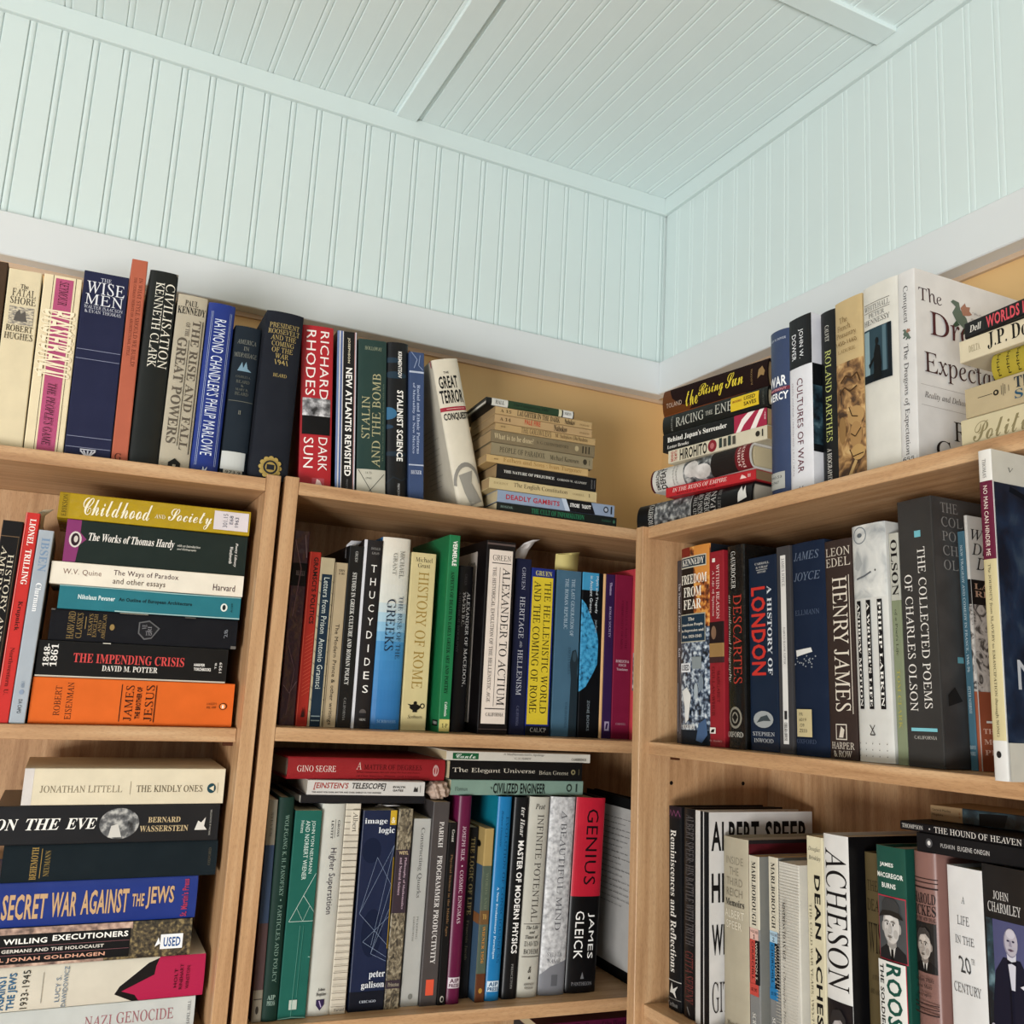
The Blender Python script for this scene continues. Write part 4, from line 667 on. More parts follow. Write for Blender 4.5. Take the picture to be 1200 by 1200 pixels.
SB('superst', 'white book with dark narrow title and small purple shield', '#c6c6bd', [A('GROSS', .7, .08, .8, .16, '#332e30', 'S', 1), VL(.6, '#332e30', .015, .075, .165), A('LEVITT', .42, .08, .52, .17, '#332e30', 'S', 1), T('Higher Superstition', .4, .215, .74, .53, '#4a4050', 'G', 1), Bp('Johns', .42, .872, .72, .888, '#4a4648', 'S'), Bp('Hopkins', .36, .893, .78, .912, '#4a4648', 'S'), Pg([(.38, .925), (.72, .925), (.72, .95), (.55, .975), (.38, .95)], '#3a2c58'), Ln([(.5, .93), (.6, .96)], '#b9a8d0', .04, 'emblem', .12)], 'm', 1, .003, .155)
SB('albert', 'cream book with thin horizontal pin stripes', '#cfc7b6', [HL(.03 + i * .031, '#6e6458', 0, 1, .0025) for i in range(31)] + [Rc(.3, .03, .86, .15, '#d5cdbc', 'title_panel'), A('Albert', .45, .04, .78, .135, '#3a342e', 'R', 1), Bp('Harvard', .2, .968, .85, .982, '#3a342e', 'S')], 'm', 0, 0, .15)
SB('imlogic', 'wide navy paperback with thin white star lines and yellow corner', '#17294f', [El(.05, .14, .6, .27, '#142344', 'cover_picture'), El(.2, .5, .8, .74, '#142344', 'cover_picture'), Rc(0, .905, 1, 1, '#12182a'), Rc(.8, 0, 1, .075, '#c9a52c', 'colour_band'), VL(.975, '#b9962a', .02, .24, .7), T('image', .06, .04, .72, .075, '#dfe3e8', 'S'), T('&', .84, .035, .95, .066, '#f0ead2', 'S'), T('logic', .48, .085, .95, .125, '#dfe3e8', 'S')] +
  [Ln(p, '#8fa0bc', .008, 'emblem', .19) for p in ([(.97, .18), (.1, .52)], [(.97, .18), (.5, .68)], [(.5, .24), (.95, .38)], [(.5, .24), (.1, .52)], [(.1, .52), (.95, .68)], [(.95, .54), (.25, .66)], [(.25, .66), (.95, .74)], [(.5, .72), (.95, .5)], [(.5, .72), (.95, .76)], [(.95, .38), (.5, .72)])] +
  [A('peter', .5, .805, .95, .845, '#dfe3e8', 'S'), A('galison', .3, .855, .95, .895, '#dfe3e8', 'S'), Bp('CHICAGO', .28, .945, .74, .957, '#b9c0cc', 'S')], 'g', 0, 0, .155)
SB('weyl', 'slim book with olive leaf pattern and plum title band', '#6d6350', [Nz(0, 0, 1, 1, 'leaf'), Rc(0, .21, 1, .53, '#463842', 'title_panel'), A('WEYL', .2, .217, .85, .235, '#c9b48c', 'H'), T('Philosophy of Mathematics', .6, .25, .78, .51, '#c0a5b4', 'S', 1), T('and Natural Science', .3, .25, .48, .44, '#c0a5b4', 'S', 1), Rc(0, .86, 1, .9, '#463842', 'title_panel'), Bp('Princeton', .14, .87, .88, .89, '#a9a08c', 'S')], 'm', 0, 0, .14)
SB('quarks', 'short pale grey paperback with plain grey title reading downward', '#b5b5b0', [T('Constructing Quarks', .38, .05, .68, .43, '#4c4c4a', 'R', 1), A('PICKERING', .55, .53, .66, .65, '#77776f', 'R', 1), Bp('EDINBURGH', .36, .53, .46, .66, '#77776f', 'R', 1), El(.38, .935, .64, .965, '#85857e')], 'm', 0, 0, .14)
SB('progprod', 'grey paperback with white capitals and an orange sticker at foot', '#575150', [A('PARIKH', .45, .1, .72, .23, '#d8d4d0', 'S', 1), T('PROGRAMMER PRODUCTIVITY', .45, .27, .75, .8, '#d8d4d0', 'S', 1), Rc(.3, .875, .76, .95, '#d8553a', 'price_sticker')], 'g', 0, 0, .15)
SB('physmid', 'narrow black book with brown lettering beside the magenta book', '#171514', [A('Grant', .4, .04, .72, .11, '#c9c5bc', 'S', 1), T('Physical Science in the Middle Ages', .36, .18, .7, .63, '#8a6848', 'S', 1), El(.3, .95, .75, .985, '#b9b5ac'), El(.4, .957, .7, .98, '#171514')], 'm', 0, 0, .13)
SB('cosmic', 'glossy magenta-plum book with white capitals, lower shelf of middle bookcase', '#6b1442', [A('JOSEPH SILK', .4, .15, .66, .32, '#d8c4cc', 'R', 1), El(.48, .34, .58, .348, '#d8c4cc'), T('COSMIC ENIGMAS', .4, .365, .66, .62, '#d8c4cc', 'R', 1), Rc(.1, .875, .92, .925, '#d5cad0', 'emblem'), Bp('AIP', .2, .88, .84, .9, '#5a1038', 'H'), Bp('PRESS', .16, .904, .86, .921, '#5a1038', 'H')], 'g', 1, .004, .15)
SB('logiclife', 'short black book with dull gold title set back beside the magenta book', '#15171b', [T('THE LOGIC OF LIFE', .38, .06, .76, .52, '#8a7a50', 'S', 1), A('Francois Jacob', .4, .55, .66, .78, '#5f5a4a', 'S', 1)], 'm', 0, 0, .12)
SB('tanbook', 'short tan, blue and brown illustrated paperback on the lower shelf', '#b2975f', [Rc(0, .22, 1, .84, '#5d6b5c', 'cover_picture'), Rc(0, .48, 1, .56, '#7a5a36', 'cover_picture'), Rc(0, .84, 1, 1, '#6a3a20', 'cover_picture'), T('TO', .3, .5, .7, .53, '#c9a55c', 'S'), T('WORDS AND', .35, .26, .65, .47, '#7a866e', 'S', 1), A('WIENER 1956', .35, .57, .65, .78, '#c98a3c', 'S', 1), El(.3, .92, .7, .95, '#b58a3c')], 'm', 0, 0, .13, 'tan', [Rc(.0, .22, 1, 1, '#46617c', 'cover_picture'), El(.8, .08, .92, .12, '#1a1814'), El(.6, .08, .7, .12, '#1a1814'), Rc(.3, .5, 1, .56, '#8a5a34', 'cover_picture')])
SB('bluebk', 'tall bright sky-blue book on the lower shelf', '#1a78b2', [T('EVOLUTION OF CONSCIOUSNESS', .62, .1, .82, .82, '#0f4a78', 'R', 1), A('Robert Ornstein', .28, .07, .42, .25, '#0f4a78', 'I', 1), Bp('A New Evolutionary Paradigm', .28, .45, .46, .8, '#c4dcec', 'S', 1), Rc(.1, .905, .9, .955, '#c9d8e2', 'emblem'), Bp('AIP', .2, .91, .82, .93, '#12507e', 'H'), Bp('PRESS', .14, .934, .88, .952, '#12507e', 'H')], 'g', 1, .003, .16, 'cream', [Rc(0, 0, 1, 1, '#12839a', 'colour_band', 'g')])
SB('master', 'black book with heavy white capitals between blue and cream books', '#17191c', [A('ter Haar', .46, .05, .76, .2, '#d5d3ce', 'B', 1), T('MASTER OF MODERN PHYSICS', .4, .22, .8, .78, '#f2f0ec', 'H', 1), Bp('PRINCETON', .48, .83, .62, .95, '#a9a9a6', 'R', 1)], 'g', 1, .003, .15)
SB('infinite', 'off-white book with grey serif title and italic lines at foot', '#c0bdb1', [A('Peat', .26, .035, .76, .063, '#44403a', 'B'), T('INFINITE POTENTIAL', .4, .09, .72, .63, '#55504a', 'R', 1), HL(.642, '#66605a', .1, .92, .003), Bp('The Life', .22, .65, .8, .668, '#3a362f', 'B'), Bp('and', .38, .676, .64, .69, '#3a362f', 'B'), Bp('Times of', .2, .697, .82, .715, '#3a362f', 'B'), A('DAVID', .18, .727, .84, .752, '#3a362f', 'R'), A('BOHM', .16, .765, .86, .79, '#3a362f', 'R'), HL(.802, '#66605a', .1, .92, .003), Bp('&', .42, .85, .58, .88, '#4a453e', 'B'), Pg([(.44, .91), (.5, .895), (.56, .91)], '#2a2620'), Bp('ADDISON', .26, .93, .76, .941, '#66605a', 'S'), Bp('WESLEY', .3, .948, .72, .959, '#66605a', 'S')], 'm', 1, .004, .155)
SB('beautiful', 'silver-grey mottled book with thin grey capitals', '#b4b4b5', [Nz(0, 0, 1, 1, 'marble'), Pg([(0, .9), (.35, .86), (1, .83), (1, 1), (0, 1)], '#85868c', 'cover_picture'), T('A BEAUTIFUL MIND', .42, .07, .66, .68, '#6c6c70', 'R', 1), A('SYLVIA', .22, .79, .78, .81, '#66666a', 'R'), A('NASAR', .24, .822, .76, .842, '#66666a', 'R'), Rc(.42, .9, .66, .955, '#6a6b70', 'emblem')], 'g', 1, .004, .155)
SB('genius', 'thick red-over-black book with black and white sans capitals', '#131316', [Rc(0, 0, 1, .515, '#bd2034', 'colour_band', 'g'), T('GENIUS', .36, .06, .76, .455, '#16121a', 'N', 1), A('JAMES', .58, .6, .82, .83, '#eeece8', 'N', 1), A('GLEICK', .18, .59, .46, .83, '#eeece8', 'N', 1), Pg([(.44, .93), (.5, .895), (.56, .93)], '#77777a'), Bp('PANTHEON', .16, .945, .84, .963, '#8d8d90', 'R')], 'g', 1, .004, .16)
SB('doc', 'book showing its white text-covered back beside the corner panel, lower shelf', '#141416', [], 'm', 1, 0, .175, 'white', [Rc(.04, .06, .97, .94, '#bdbab6', 'title_panel')] + [Bp('a line of blurred small type along the cover text', .1, .12 + i * .032, .92 - .25 * random.random(), .128 + i * .032, '#3c3a3a', 'S') for i in range(16)])
LB('darkthin', 'thin dark book squeezed flat under the white and red lying books', '#1d2028', [], 'g', 0, 0, .13, 'white')
LB('einstein', 'white lying paperback with red and black italic capitals', '#cdcac5', [T("[EINSTEIN'S", .05, .15, .34, .66, '#a4362e', 'O'), T('TELESCOPE]', .37, .15, .66, .66, '#2c2826', 'O'), Bp('THE HUNT FOR DARK MATTER AND DARK ENERGY IN THE UNIVERSE', .04, .76, .62, .86, '#5a5654', 'H'), A('EVALYN', .72, .32, .825, .46, '#3a3634', 'H'), A('GATES', .72, .56, .81, .7, '#3a3634', 'H'), Pg([(.9, .7), (.91, .35), (.925, .5), (.935, .35), (.94, .7)], '#3a3634'), VL(.96, '#77746f', .004, .25, .75)], 'm', 0, 0, .135, 'grey')
LB('segre', 'dark red lying book resting on the white paperback, lower shelf', '#9b2229', [A('GINO SEGRE', .055, .38, .29, .66, '#e5d4cc', 'R'), T('A', .415, .18, .45, .52, '#d5bcb0', 'R'), T('MATTER OF DEGREES', .465, .28, .84, .52, '#571016', 'R'), Bp('What Temperature Reveals about the Past and Future', .42, .6, .83, .7, '#571016', 'R'), Bp('of Our Species, Planet, and Universe', .42, .78, .83, .88, '#571016', 'R'), El(.915, .25, .955, .8, '#c9a09c'), El(.922, .34, .948, .71, '#9b2229'), VL(.935, '#c9a09c', .008, .3, .75)], 'g', 1, .003, .14, 'grey')
LB('civeng', 'pale green lying paperback with narrow black capitals', '#85a193', [A('Florman', .03, .45, .12, .72, '#2c3a34', 'R'), Bp('THE', .285, .45, .3, .6, '#1c2622', 'H'), T('CIVILIZED ENGINEER', .305, .2, .7, .88, '#1c2622', 'H'), El(.865, .2, .91, .75, '#3a4a42'), El(.875, .32, .9, .63, '#85a193'), VL(.945, '#3a4a42', .012, .2, .75)], 'm', 0, 0, .135, 'cream')
LB('elegant', 'black lying paperback with widely spaced cream lettering', '#151312', [T('The Elegant Universe', .02, .36, .63, .68, '#d5cfc0', 'R'), A('Brian Greene', .66, .45, .89, .68, '#b9b4a4', 'R'), El(.91, .36, .945, .66, '#8d8460'), El(.92, .44, .935, .58, '#151312'), Bp('I', .97, .35, .975, .65, '#8d8460', 'S')], 'm', 0, 0, .135, 'cream')
LB('canto', 'thin white lying paperback with green script box, topmost on the lower shelf', '#d5d2c6', [Rc(.04, .2, .21, .86, '#1f6a40', 'emblem'), T('Canto', .06, .3, .19, .76, '#dfeadf', 'C'), T("A Mathematician's Apology", .375, .1, .66, .4, '#5a564c', 'R'), A('G. H. HARDY', .455, .55, .57, .78, '#5a564c', 'R'), Bp('CAMBRIDGE', .86, .5, .97, .78, '#5a564c', 'S')], 'm', 0, 0, .14, 'cream')

# ---------------------------------------------------------------- top of the right bookcase
LB('japan', 'black hardcover with grey photograph at the bottom of the corner pile', '#17191c', [Nz(.17, 0, .5, 1, 'grey'), VL(.505, '#b9b9b6', .005), T('HIROHITO', .115, .05, .16, .95, '#d8d6d0', 'R', -1), T('AND THE', .53, .1, .56, .9, '#b9b7b2', 'R', -1), T('MAKING OF', .57, .05, .61, .95, '#c9c7c2', 'R', -1), T('MODERN', .625, .05, .67, .95, '#c9c7c2', 'R', -1), T('JAPAN', .68, .05, .72, .95, '#c9c7c2', 'R', -1), A('HERBERT P. BIX', .74, .05, .765, .95, '#8d8b88', 'R', -1), Pg([(.9, .3), (.92, .1), (.94, .3), (.95, .1), (.97, .5), (.9, .6)], '#d8d6d0')], 'g', 1, .007, .15, 'grey')
LB('ruins', 'bright red paperback with white italic capitals in the corner pile', '#b8272e', [T('IN THE RUINS OF EMPIRE', .08, .2, .7, .6, '#e9d4cc', 'I'), A('RONALD H. SPECTOR', .13, .7, .58, .88, '#7a1014', 'S'), Pg([(.84, .7), (.86, .3), (.89, .5), (.91, .7)], '#e5c4bc'), Bp('RH', .92, .35, .95, .65, '#e5c4bc', 'S')], 'g', 0, 0, .12, 'brown')
LB('photo', 'rounded white book with photograph and dark red end in the corner pile', '#d0cdc6', [Rc(0, 0, .02, 1, '#5a1a1e'), T('EMBRACING', .06, .06, .1, .94, '#44403c', 'H', -1), T('DEFEAT', .11, .05, .17, .95, '#24221f', 'H', -1), Bp('Japan in the Wake', .24, .1, .26, .9, '#5a5650', 'R', -1), Bp('of World War II', .275, .1, .295, .9, '#5a5650', 'R', -1), Nz(.36, 0, .64, 1, 'grey'), El(.37, .1, .52, .8, '', 'cover_picture', 14, 'creased'), El(.46, .35, .64, .95, '', 'cover_picture', 14, 'creased'), Rc(.64, 0, .87, 1, '#2c2320'), Rc(.87, 0, 1, 1, '#7a1f26'), A('JOHN', .895, .1, .92, .9, '#d8b8b0', 'S', -1), A('DOWER', .93, .05, .955, .95, '#d8b8b0', 'S', -1)], 'g', 1, .008, .145, 'cream')
LB('hirohito', 'thin cream paperback with narrow black capitals and red disc in the corner pile', '#cfc6ae', [Bp('BEHIND', .03, .1, .06, .9, '#a83a34', 'H', -1), Bp('THE MYTH', .07, .1, .1, .9, '#a83a34', 'H', -1), T('HIROHITO', .13, .1, .42, .95, '#24211d', 'H'), El(.43, .05, .52, .95, '#8a2430'), El(.455, .28, .495, .72, '#b5686a')] + [Rc(.545 + i * .045, .1 + (i % 2) * .1, .575 + i * .045, .8, '#5a564c' if i % 2 else '#3a4a44', 'emblem') for i in range(4)] + [El(.9, .3, .94, .7, '#3a362f'), VL(.965, '#3a362f', .012, .25, .75)], 'm', 0, 0, .115, 'tan')
LB('surrender', 'black paperback with red and white rays at one end in the corner pile', '#1b1d1e', [T("Behind Japan's Surrender", .05, .22, .64, .58, '#efece4', 'S'), A('Lester Brooks', .05, .68, .27, .86, '#d8d4cc', 'S'), Rc(.71, 0, 1, 1, '#a82a48', 'cover_picture'), Pg([(.72, 1), (.78, .3), (.84, 0), (.9, 0), (.8, .6), (.76, 1)], '#e8ddd8', 'cover_picture'), Pg([(.85, 1), (.9, .4), (.94, .0), (.98, .0), (.93, .6), (.9, 1)], '#e8ddd8', 'cover_picture'), Bp('25c', .98, .2, .99, .6, '#e8ddd8', 'S', -1)], 'g', 0, 0, .12, 'tan')
LB('racing', 'black-green book with yellow price sticker and spaced capitals, corner pile', '#20231f', [Bp('HASEGAWA', .09, .1, .105, .9, '#a9a9a0', 'R', -1), T('RACING', .14, .25, .42, .75, '#c5c4b8', 'R'), T('THE', .44, .4, .51, .62, '#c5c4b8', 'R'), T('ENEMY', .53, .22, .82, .72, '#c5c4b8', 'R'), Rc(.68, .12, .93, .82, '#d9b92c', 'price_sticker'), Bp('USED', .8, .22, .9, .42, '#4a3a10', 'H'), Bp('SAVES', .8, .5, .91, .7, '#4a3a10', 'H'), Bp('BOOKS', .7, .3, .78, .42, '#8a2a1c', 'H'), Bp('BELMONT', .965, .1, .978, .9, '#6a6a62', 'R', -1)], 'g', 1, .003, .135, 'cream')
LB('rising', 'dark brown leather-look book with yellow brush lettering, top of the corner pile', '#2c1714', [Pg([(0, 0), (.06, 0), (.1, .4), (.18, .7), (.3, .85), (.25, 1), (0, 1)], '#6a3a16', 'worn_edge'), A('TOLAND', .04, .55, .2, .72, '#b9a494', 'G'), T('the', .24, .3, .36, .85, '#d9c23c', 'C'), T('Rising', .37, .2, .61, .82, '#d9c23c', 'C'), T('Sun', .63, .14, .79, .66, '#d9c23c', 'C'), Bp('RANDOM', .86, .25, .875, .8, '#9a7c50', 'R', -1), Pg([(.92, .65), (.93, .35), (.96, .25), (.985, .45), (.975, .6), (.95, .55)], '#9a7c50'), HL(.985, '#8a4a24', 0, .8, .03)], 'c', 1, .005, .145, 'tan')
SB('mercy', 'slate blue rounded book with white capitals and grey library label', '#3c4c70', [A('JOHN W. DOWER', .1, .045, .85, .06, '#b9c0cc', 'S'), T('WAR', .06, .27, .86, .33, '#eceef0', 'H'), Rc(0, .338, .98, .358, '#7a2c40'), Bp('WITHOUT', .14, .341, .86, .355, '#d8a0a8', 'H'), T('MERCY', .04, .366, .92, .412, '#eceef0', 'H'), Rc(.02, .82, .78, .915, '#b3b4ae', 'library_label'), Bp('940.53', .12, .84, .66, .855, '#55585a', 'M'), Bp('D747', .12, .87, .55, .885, '#55585a', 'M'), El(.3, .94, .46, .965, '#8a98b8')], 'g', 1, .007, .15)
SB('culturesw', 'white book with black top and dark red vertical title, top of right bookcase', '#dcdde2', [Rc(0, 0, 1, .28, '#16181f', 'colour_band', 'g'), A('JOHN W.', .46, .07, .68, .235, '#eceef0', 'G', 1), A('DOWER', .16, .09, .36, .235, '#eceef0', 'G', 1), T('CULTURES OF WAR', .38, .345, .64, .86, '#6c2836', 'G', 1), Bp('PEARL HARBOR | HIROSHIMA | 9-11 | IRAQ', .14, .36, .2, .87, '#9a8a90', 'N', 1), Pg([(.4, .965), (.45, .93), (.5, .95), (.6, .93), (.6, .965)], '#3a3a40')], 'g', 1, .002, .15, 'cream', (), [Rc(0, 0, .12, .28, '#d0d1d8'), Rc(0, .28, .8, .76, '#10151a', 'cover_picture'), Nz(0, .4, .8, .72, 'night')])
SB('barthes', 'black book with yellow-green capitals reading downward, top of right bookcase', '#15191c', [A('CALVET', .36, .08, .6, .17, '#d8d6cc', 'R', 1), T('ROLAND BARTHES', .34, .22, .7, .72, '#c2c878', 'R', 1), Bp('A BIOGRAPHY', .38, .755, .64, .93, '#dcdad2', 'R', 1)], 'g', 1, .003, .15)
SB('peasant', 'tan book with brown figure drawing on its lower spine', '#c5ad7e', [Nz(0, .335, 1, 1, 'sketch'), El(.42, .58, .98, .68, '#b4905e', 'cover_picture'), El(.5, .66, .9, .8, '#ab8656', 'cover_picture'), El(.55, .78, .98, .86, '#b8955f', 'cover_picture'), Ln([(.7, .86), (.5, .92), (.3, .99)], '#c0a06c', .1, 'cover_picture', .18), El(.08, .62, .36, .76, '#9c784a', 'cover_picture'), Ln([(.2, .44), (.4, .41), (.6, .43), (.8, .41), (.9, .46)], '#5a3d20', .05, 'cover_picture', .18), Ln([(.15, .5), (.35, .47), (.55, .5), (.8, .48)], '#5a3d20', .05, 'cover_picture', .18), Ln([(.5, .58), (.6, .63), (.8, .64)], '#4a3018', .03, 'cover_picture', .18), Ln([(.55, .72), (.7, .74), (.9, .7)], '#4a3018', .03, 'cover_picture', .18), Ln([(.5, .8), (.6, .84), (.95, .83)], '#4a3018', .03, 'cover_picture', .18), T('The', .22, .09, .52, .122, '#7d5f30', 'R'), T('French', .14, .132, .64, .165, '#7d5f30', 'R'), T('Peasantry', .1, .175, .82, .212, '#7d5f30', 'R'), T('1450-1660', .08, .222, .84, .245, '#7d5f30', 'R'), A('LADURIE', .16, .268, .8, .287, '#8d6f3c', 'R')], 'g', 1, .002, .15)
SB('whitehall', 'white book with dark blue photo of a standing man, top of right bookcase', '#d6d4cb', [T('WHITEHALL', .06, .1, .8, .128, '#3a3832', 'R'), HL(.092, '#77746a', .06, .8, .003), HL(.136, '#77746a', .06, .8, .003), A('PETER', .2, .145, .66, .167, '#3a3832', 'R'), A('HENNESSY', .06, .175, .8, .203, '#3a3832', 'R'), Rc(.04, .225, .84, .5, '#35505c', 'cover_picture'), Rc(.06, .235, .22, .46, '#8fa9b0', 'cover_picture'), Rc(.6, .23, .7, .48, '#5d7984', 'cover_picture'), Rc(.04, .46, .84, .5, '#14212a', 'cover_picture'), Rc(.74, .225, .84, .5, '#14212a', 'cover_picture'), El(.4, .28, .5, .32, '#0a0f14', 'cover_picture'), Pg([(.34, .49), (.36, .36), (.42, .31), (.54, .33), (.58, .42), (.55, .49)], '#0a0f14', 'cover_picture'), Pg([(.2, .41), (.38, .37), (.38, .39), (.22, .43)], '#0a0f14', 'cover_picture')], 'g', 1, .003, .155)
_drg = lambda u0, v0, u1, v1: [Pg([(u0 + x * (u1 - u0), v0 + y * (v1 - v0)) for x, y in p], c) for p, c in (
  ([(.3, .2), (.1, .1), (.2, .02), (.45, .05), (.5, .25), (.75, .45), (.85, .7), (1, .9), (.8, 1), (.6, .75), (.3, .6), (.15, .4)], '#66776a'), ([(.5, .2), (.7, .02), (.75, .12), (.92, .1), (.88, .22), (1, .3), (.85, .36), (.6, .4)], '#a87a66'), ([(.3, .6), (.15, .75), (.25, .8), (.45, .7)], '#3f5c48'), ([(.6, .75), (.45, .95), (.55, .97), (.75, .85)], '#3f5c48'))]
SB('dragons', 'white book showing a cover with a small green dragon, top of right bookcase', '#d6d5d3', [A('Conquest', .26, .075, .62, .26, '#3a3636', 'R', 1)] + _drg(.2, .29, .75, .35) + [T('The Dragons of Expectation', .26, .37, .62, .91, '#3a3636', 'R', 1), Rc(.05, .915, .9, 1, '#e4e3e0', 'price_sticker'), Bp('655', .15, .918, .8, .938, '#1a1a1a', 'S')] + [VL(.25 + i * .07, '#1a1a1a', .03 if i % 2 else .015, .945, .99) for i in range(8)], 'g', 1, .001, .165, 'cream', (),
  [T('The', .03, .085, .24, .155, '#4a2c30', 'R')] + _drg(.3, .1, .52, .28) + [Bp('"Robert Conquest is the', .52, .14, .95, .155, '#8a8486', 'I'), Bp('greatest living authority."', .5, .17, .97, .185, '#8a8486', 'I'), Bp('- The Press', .66, .2, .86, .215, '#8a8486', 'I'), T('Dragons', .12, .2, .98, .355, '#56242c', 'R'), T('of', .42, .38, .58, .44, '#4a3034', 'R'), T('Expectation', .06, .41, .99, .54, '#4a2c30', 'R'), HL(.575, '#a9a4a4', .02, .98, .002), Bp('Reality and Delusion in the Course of History', .05, .605, .97, .645, '#5a5052', 'I'), HL(.675, '#a9a4a4', .02, .98, .002), A('Robert', .3, .72, .8, .82, '#2c2628', 'R'), A('Conquest', .14, .83, .96, .95, '#2c2628', 'R')])
LB('political', 'cream paperback with grey script title, bottom of the right-hand pile', '#c9be9c', [T('Political Mind', .06, .2, .75, .85, '#8f8460', 'C')], 'm', 0, 0, .13, 'tan')
LB('sim', 'thick beige paperback with thin rule and round mark, right-hand pile', '#b8a886', [HL(.42, '#3a342a', .07, .15, .02), El(.155, .33, .185, .52, '#2a241c'), El(.164, .38, .176, .47, '#b8a886'), VL(.2, '#5a5242', .003, .25, .55), VL(.21, '#5a5242', .003, .2, .6), VL(.22, '#5a5242', .003, .25, .55), VL(.24, '#5a5242', .003, .3, .5), T('The', .27, .12, .38, .48, '#2c3c48', 'S'), T('Simple Life', .27, .54, .7, .9, '#2c5a74', 'S')], 'm', 0, 0, .13, 'tan')
LB('yellow', 'mustard yellow book with small black marks in the right-hand pile', '#ab9a34', [Bp('MMM', .03 + i * .055, .1, .045 + i * .055, .9, '#3a3208', 'G', -1) for i in range(8)], 'm', 1, .006, .13, 'tan')
LB('donleavy', 'cream paperback with tall black narrow name, right-hand pile', '#d3c8ac', [Bp('DELTA', .05, .35, .11, .65, '#a3977a', 'S'), A('J.P. Donleavy', .15, .08, .53, .92, '#1c1914', 'S'), VL(.56, '#5a5242', .004, .05, .95), T('The Ginger Man', .6, .15, .95, .85, '#1c1914', 'S')], 'm', 0, 0, .13, 'tan')
LB('worlds', 'black paperback with pink-red capitals, top of the right-hand pile', '#1c1b1f', [Bp('Dell', .03, .3, .1, .72, '#d8d4cc', 'B'), T('WORLDS IN COLLISION', .13, .14, .62, .88, '#d2525c', 'H'), Rc(.66, .1, .8, .9, '#dcd8d0', 'price_sticker')], 'g', 0, 0, .125, 'tan')

# ---------------------------------------------------------------- second shelf, right bookcase
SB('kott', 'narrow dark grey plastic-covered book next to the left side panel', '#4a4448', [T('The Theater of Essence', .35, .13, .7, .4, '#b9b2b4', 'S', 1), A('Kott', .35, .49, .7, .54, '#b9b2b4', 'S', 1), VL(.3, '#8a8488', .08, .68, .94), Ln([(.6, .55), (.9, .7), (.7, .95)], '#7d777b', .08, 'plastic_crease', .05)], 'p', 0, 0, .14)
SB('freedom', 'very thick book with crowd photograph and blue title labels', '#1a2530', [Nz(0, 0, 1, .42, 'street'), Rc(0, .05, .48, .42, '#2a1d18', 'cover_picture'), Rc(.0, .0, .35, .05, '#8a2e20', 'cover_picture'), Pg([(.5, .0), (.98, .0), (.98, .16), (.6, .18), (.5, .1)], '#d08a40', 'cover_picture'), Nz(0, .42, 1, .94, 'crowd'), Rc(0, .93, 1, 1, '#1c2834', 'colour_band'), Rc(.02, .05, .9, .11, '#c9c4b0', 'title_panel'), Rc(.04, .056, .88, .104, '#1c3648', 'title_panel'), A('KENNEDY', .08, .063, .84, .097, '#e4e0d4', 'S'), T('FREEDOM', .04, .145, .92, .195, '#ece6d8', 'S'), T('FROM', .14, .21, .76, .262, '#ece6d8', 'S'), T('FEAR', .14, .275, .76, .325, '#ece6d8', 'S'),
  Rc(.03, .35, .88, .495, '#b9b4a0', 'title_panel'), Rc(.045, .355, .865, .49, '#1c3a50', 'title_panel'), Bp('The', .32, .368, .54, .385, '#dfdace', 'S'), Bp('American People', .08, .398, .82, .415, '#dfdace', 'S'), Bp('in Depression and', .08, .428, .84, .445, '#dfdace', 'S'), Bp('War, 1929-1945', .12, .458, .78, .475, '#dfdace', 'S'), Rc(.06, .6, .42, .645, '#e2e4e6', 'price_sticker'), Bp('USED', .1, .607, .38, .637, '#20242c', 'H'), Rc(.48, .57, .78, .63, '#8f989a', 'cover_picture'), Pg([(.12, .74), (.3, .72), (.45, .76), (.4, .82), (.36, .88), (.24, .9), (.22, .82)], '#dcdcd8', 'cover_picture'), El(.55, .7, .68, .78, '#a9b4ba', 'cover_picture'), El(.7, .66, .85, .74, '#7d8a96', 'cover_picture'), Pg([(.62, .98), (.7, .9), (.92, .87), (.96, .95), (.8, .99)], '#4a6488', 'cover_picture'), Bp('OXFORD', .16, .905, .58, .925, '#e4e2dc', 'S')], 'g', 1, .003, .155)
SB('reason', 'deep red paperback with a small portrait painting mid-spine, second shelf', '#99202c', [Rc(.22, .035, .42, .055, '#e4ddd4', 'emblem'), T('WITHIN REASON', .5, .07, .72, .355, '#e4cfc8', 'R', 1), Bp('A Life of Spinoza', .2, .1, .38, .34, '#e4cfc8', 'R', 1), Rc(0, .37, 1, .58, '#2c1a1c', 'cover_picture'), El(.15, .39, .5, .46, '#8a6a54', 'cover_picture'), Rc(0, .48, 1, .55, '#a07c4c', 'cover_picture'), Rc(0, .55, 1, .58, '#4a2c2c', 'cover_picture'), A('MARGARET', .55, .62, .75, .78, '#641018', 'R', 1), A('GULLAN-WHUR', .2, .6, .4, .85, '#641018', 'R', 1), Rc(.06, .905, .46, .935, '#e4ddd4', 'emblem'), Pg([(.12, .93), (.2, .915), (.4, .912), (.34, .93)], '#1c1414'), Bp("St. Martin's", .06, .965, .9, .975, '#c08a88', 'S')], 'g', 0, 0, .15)
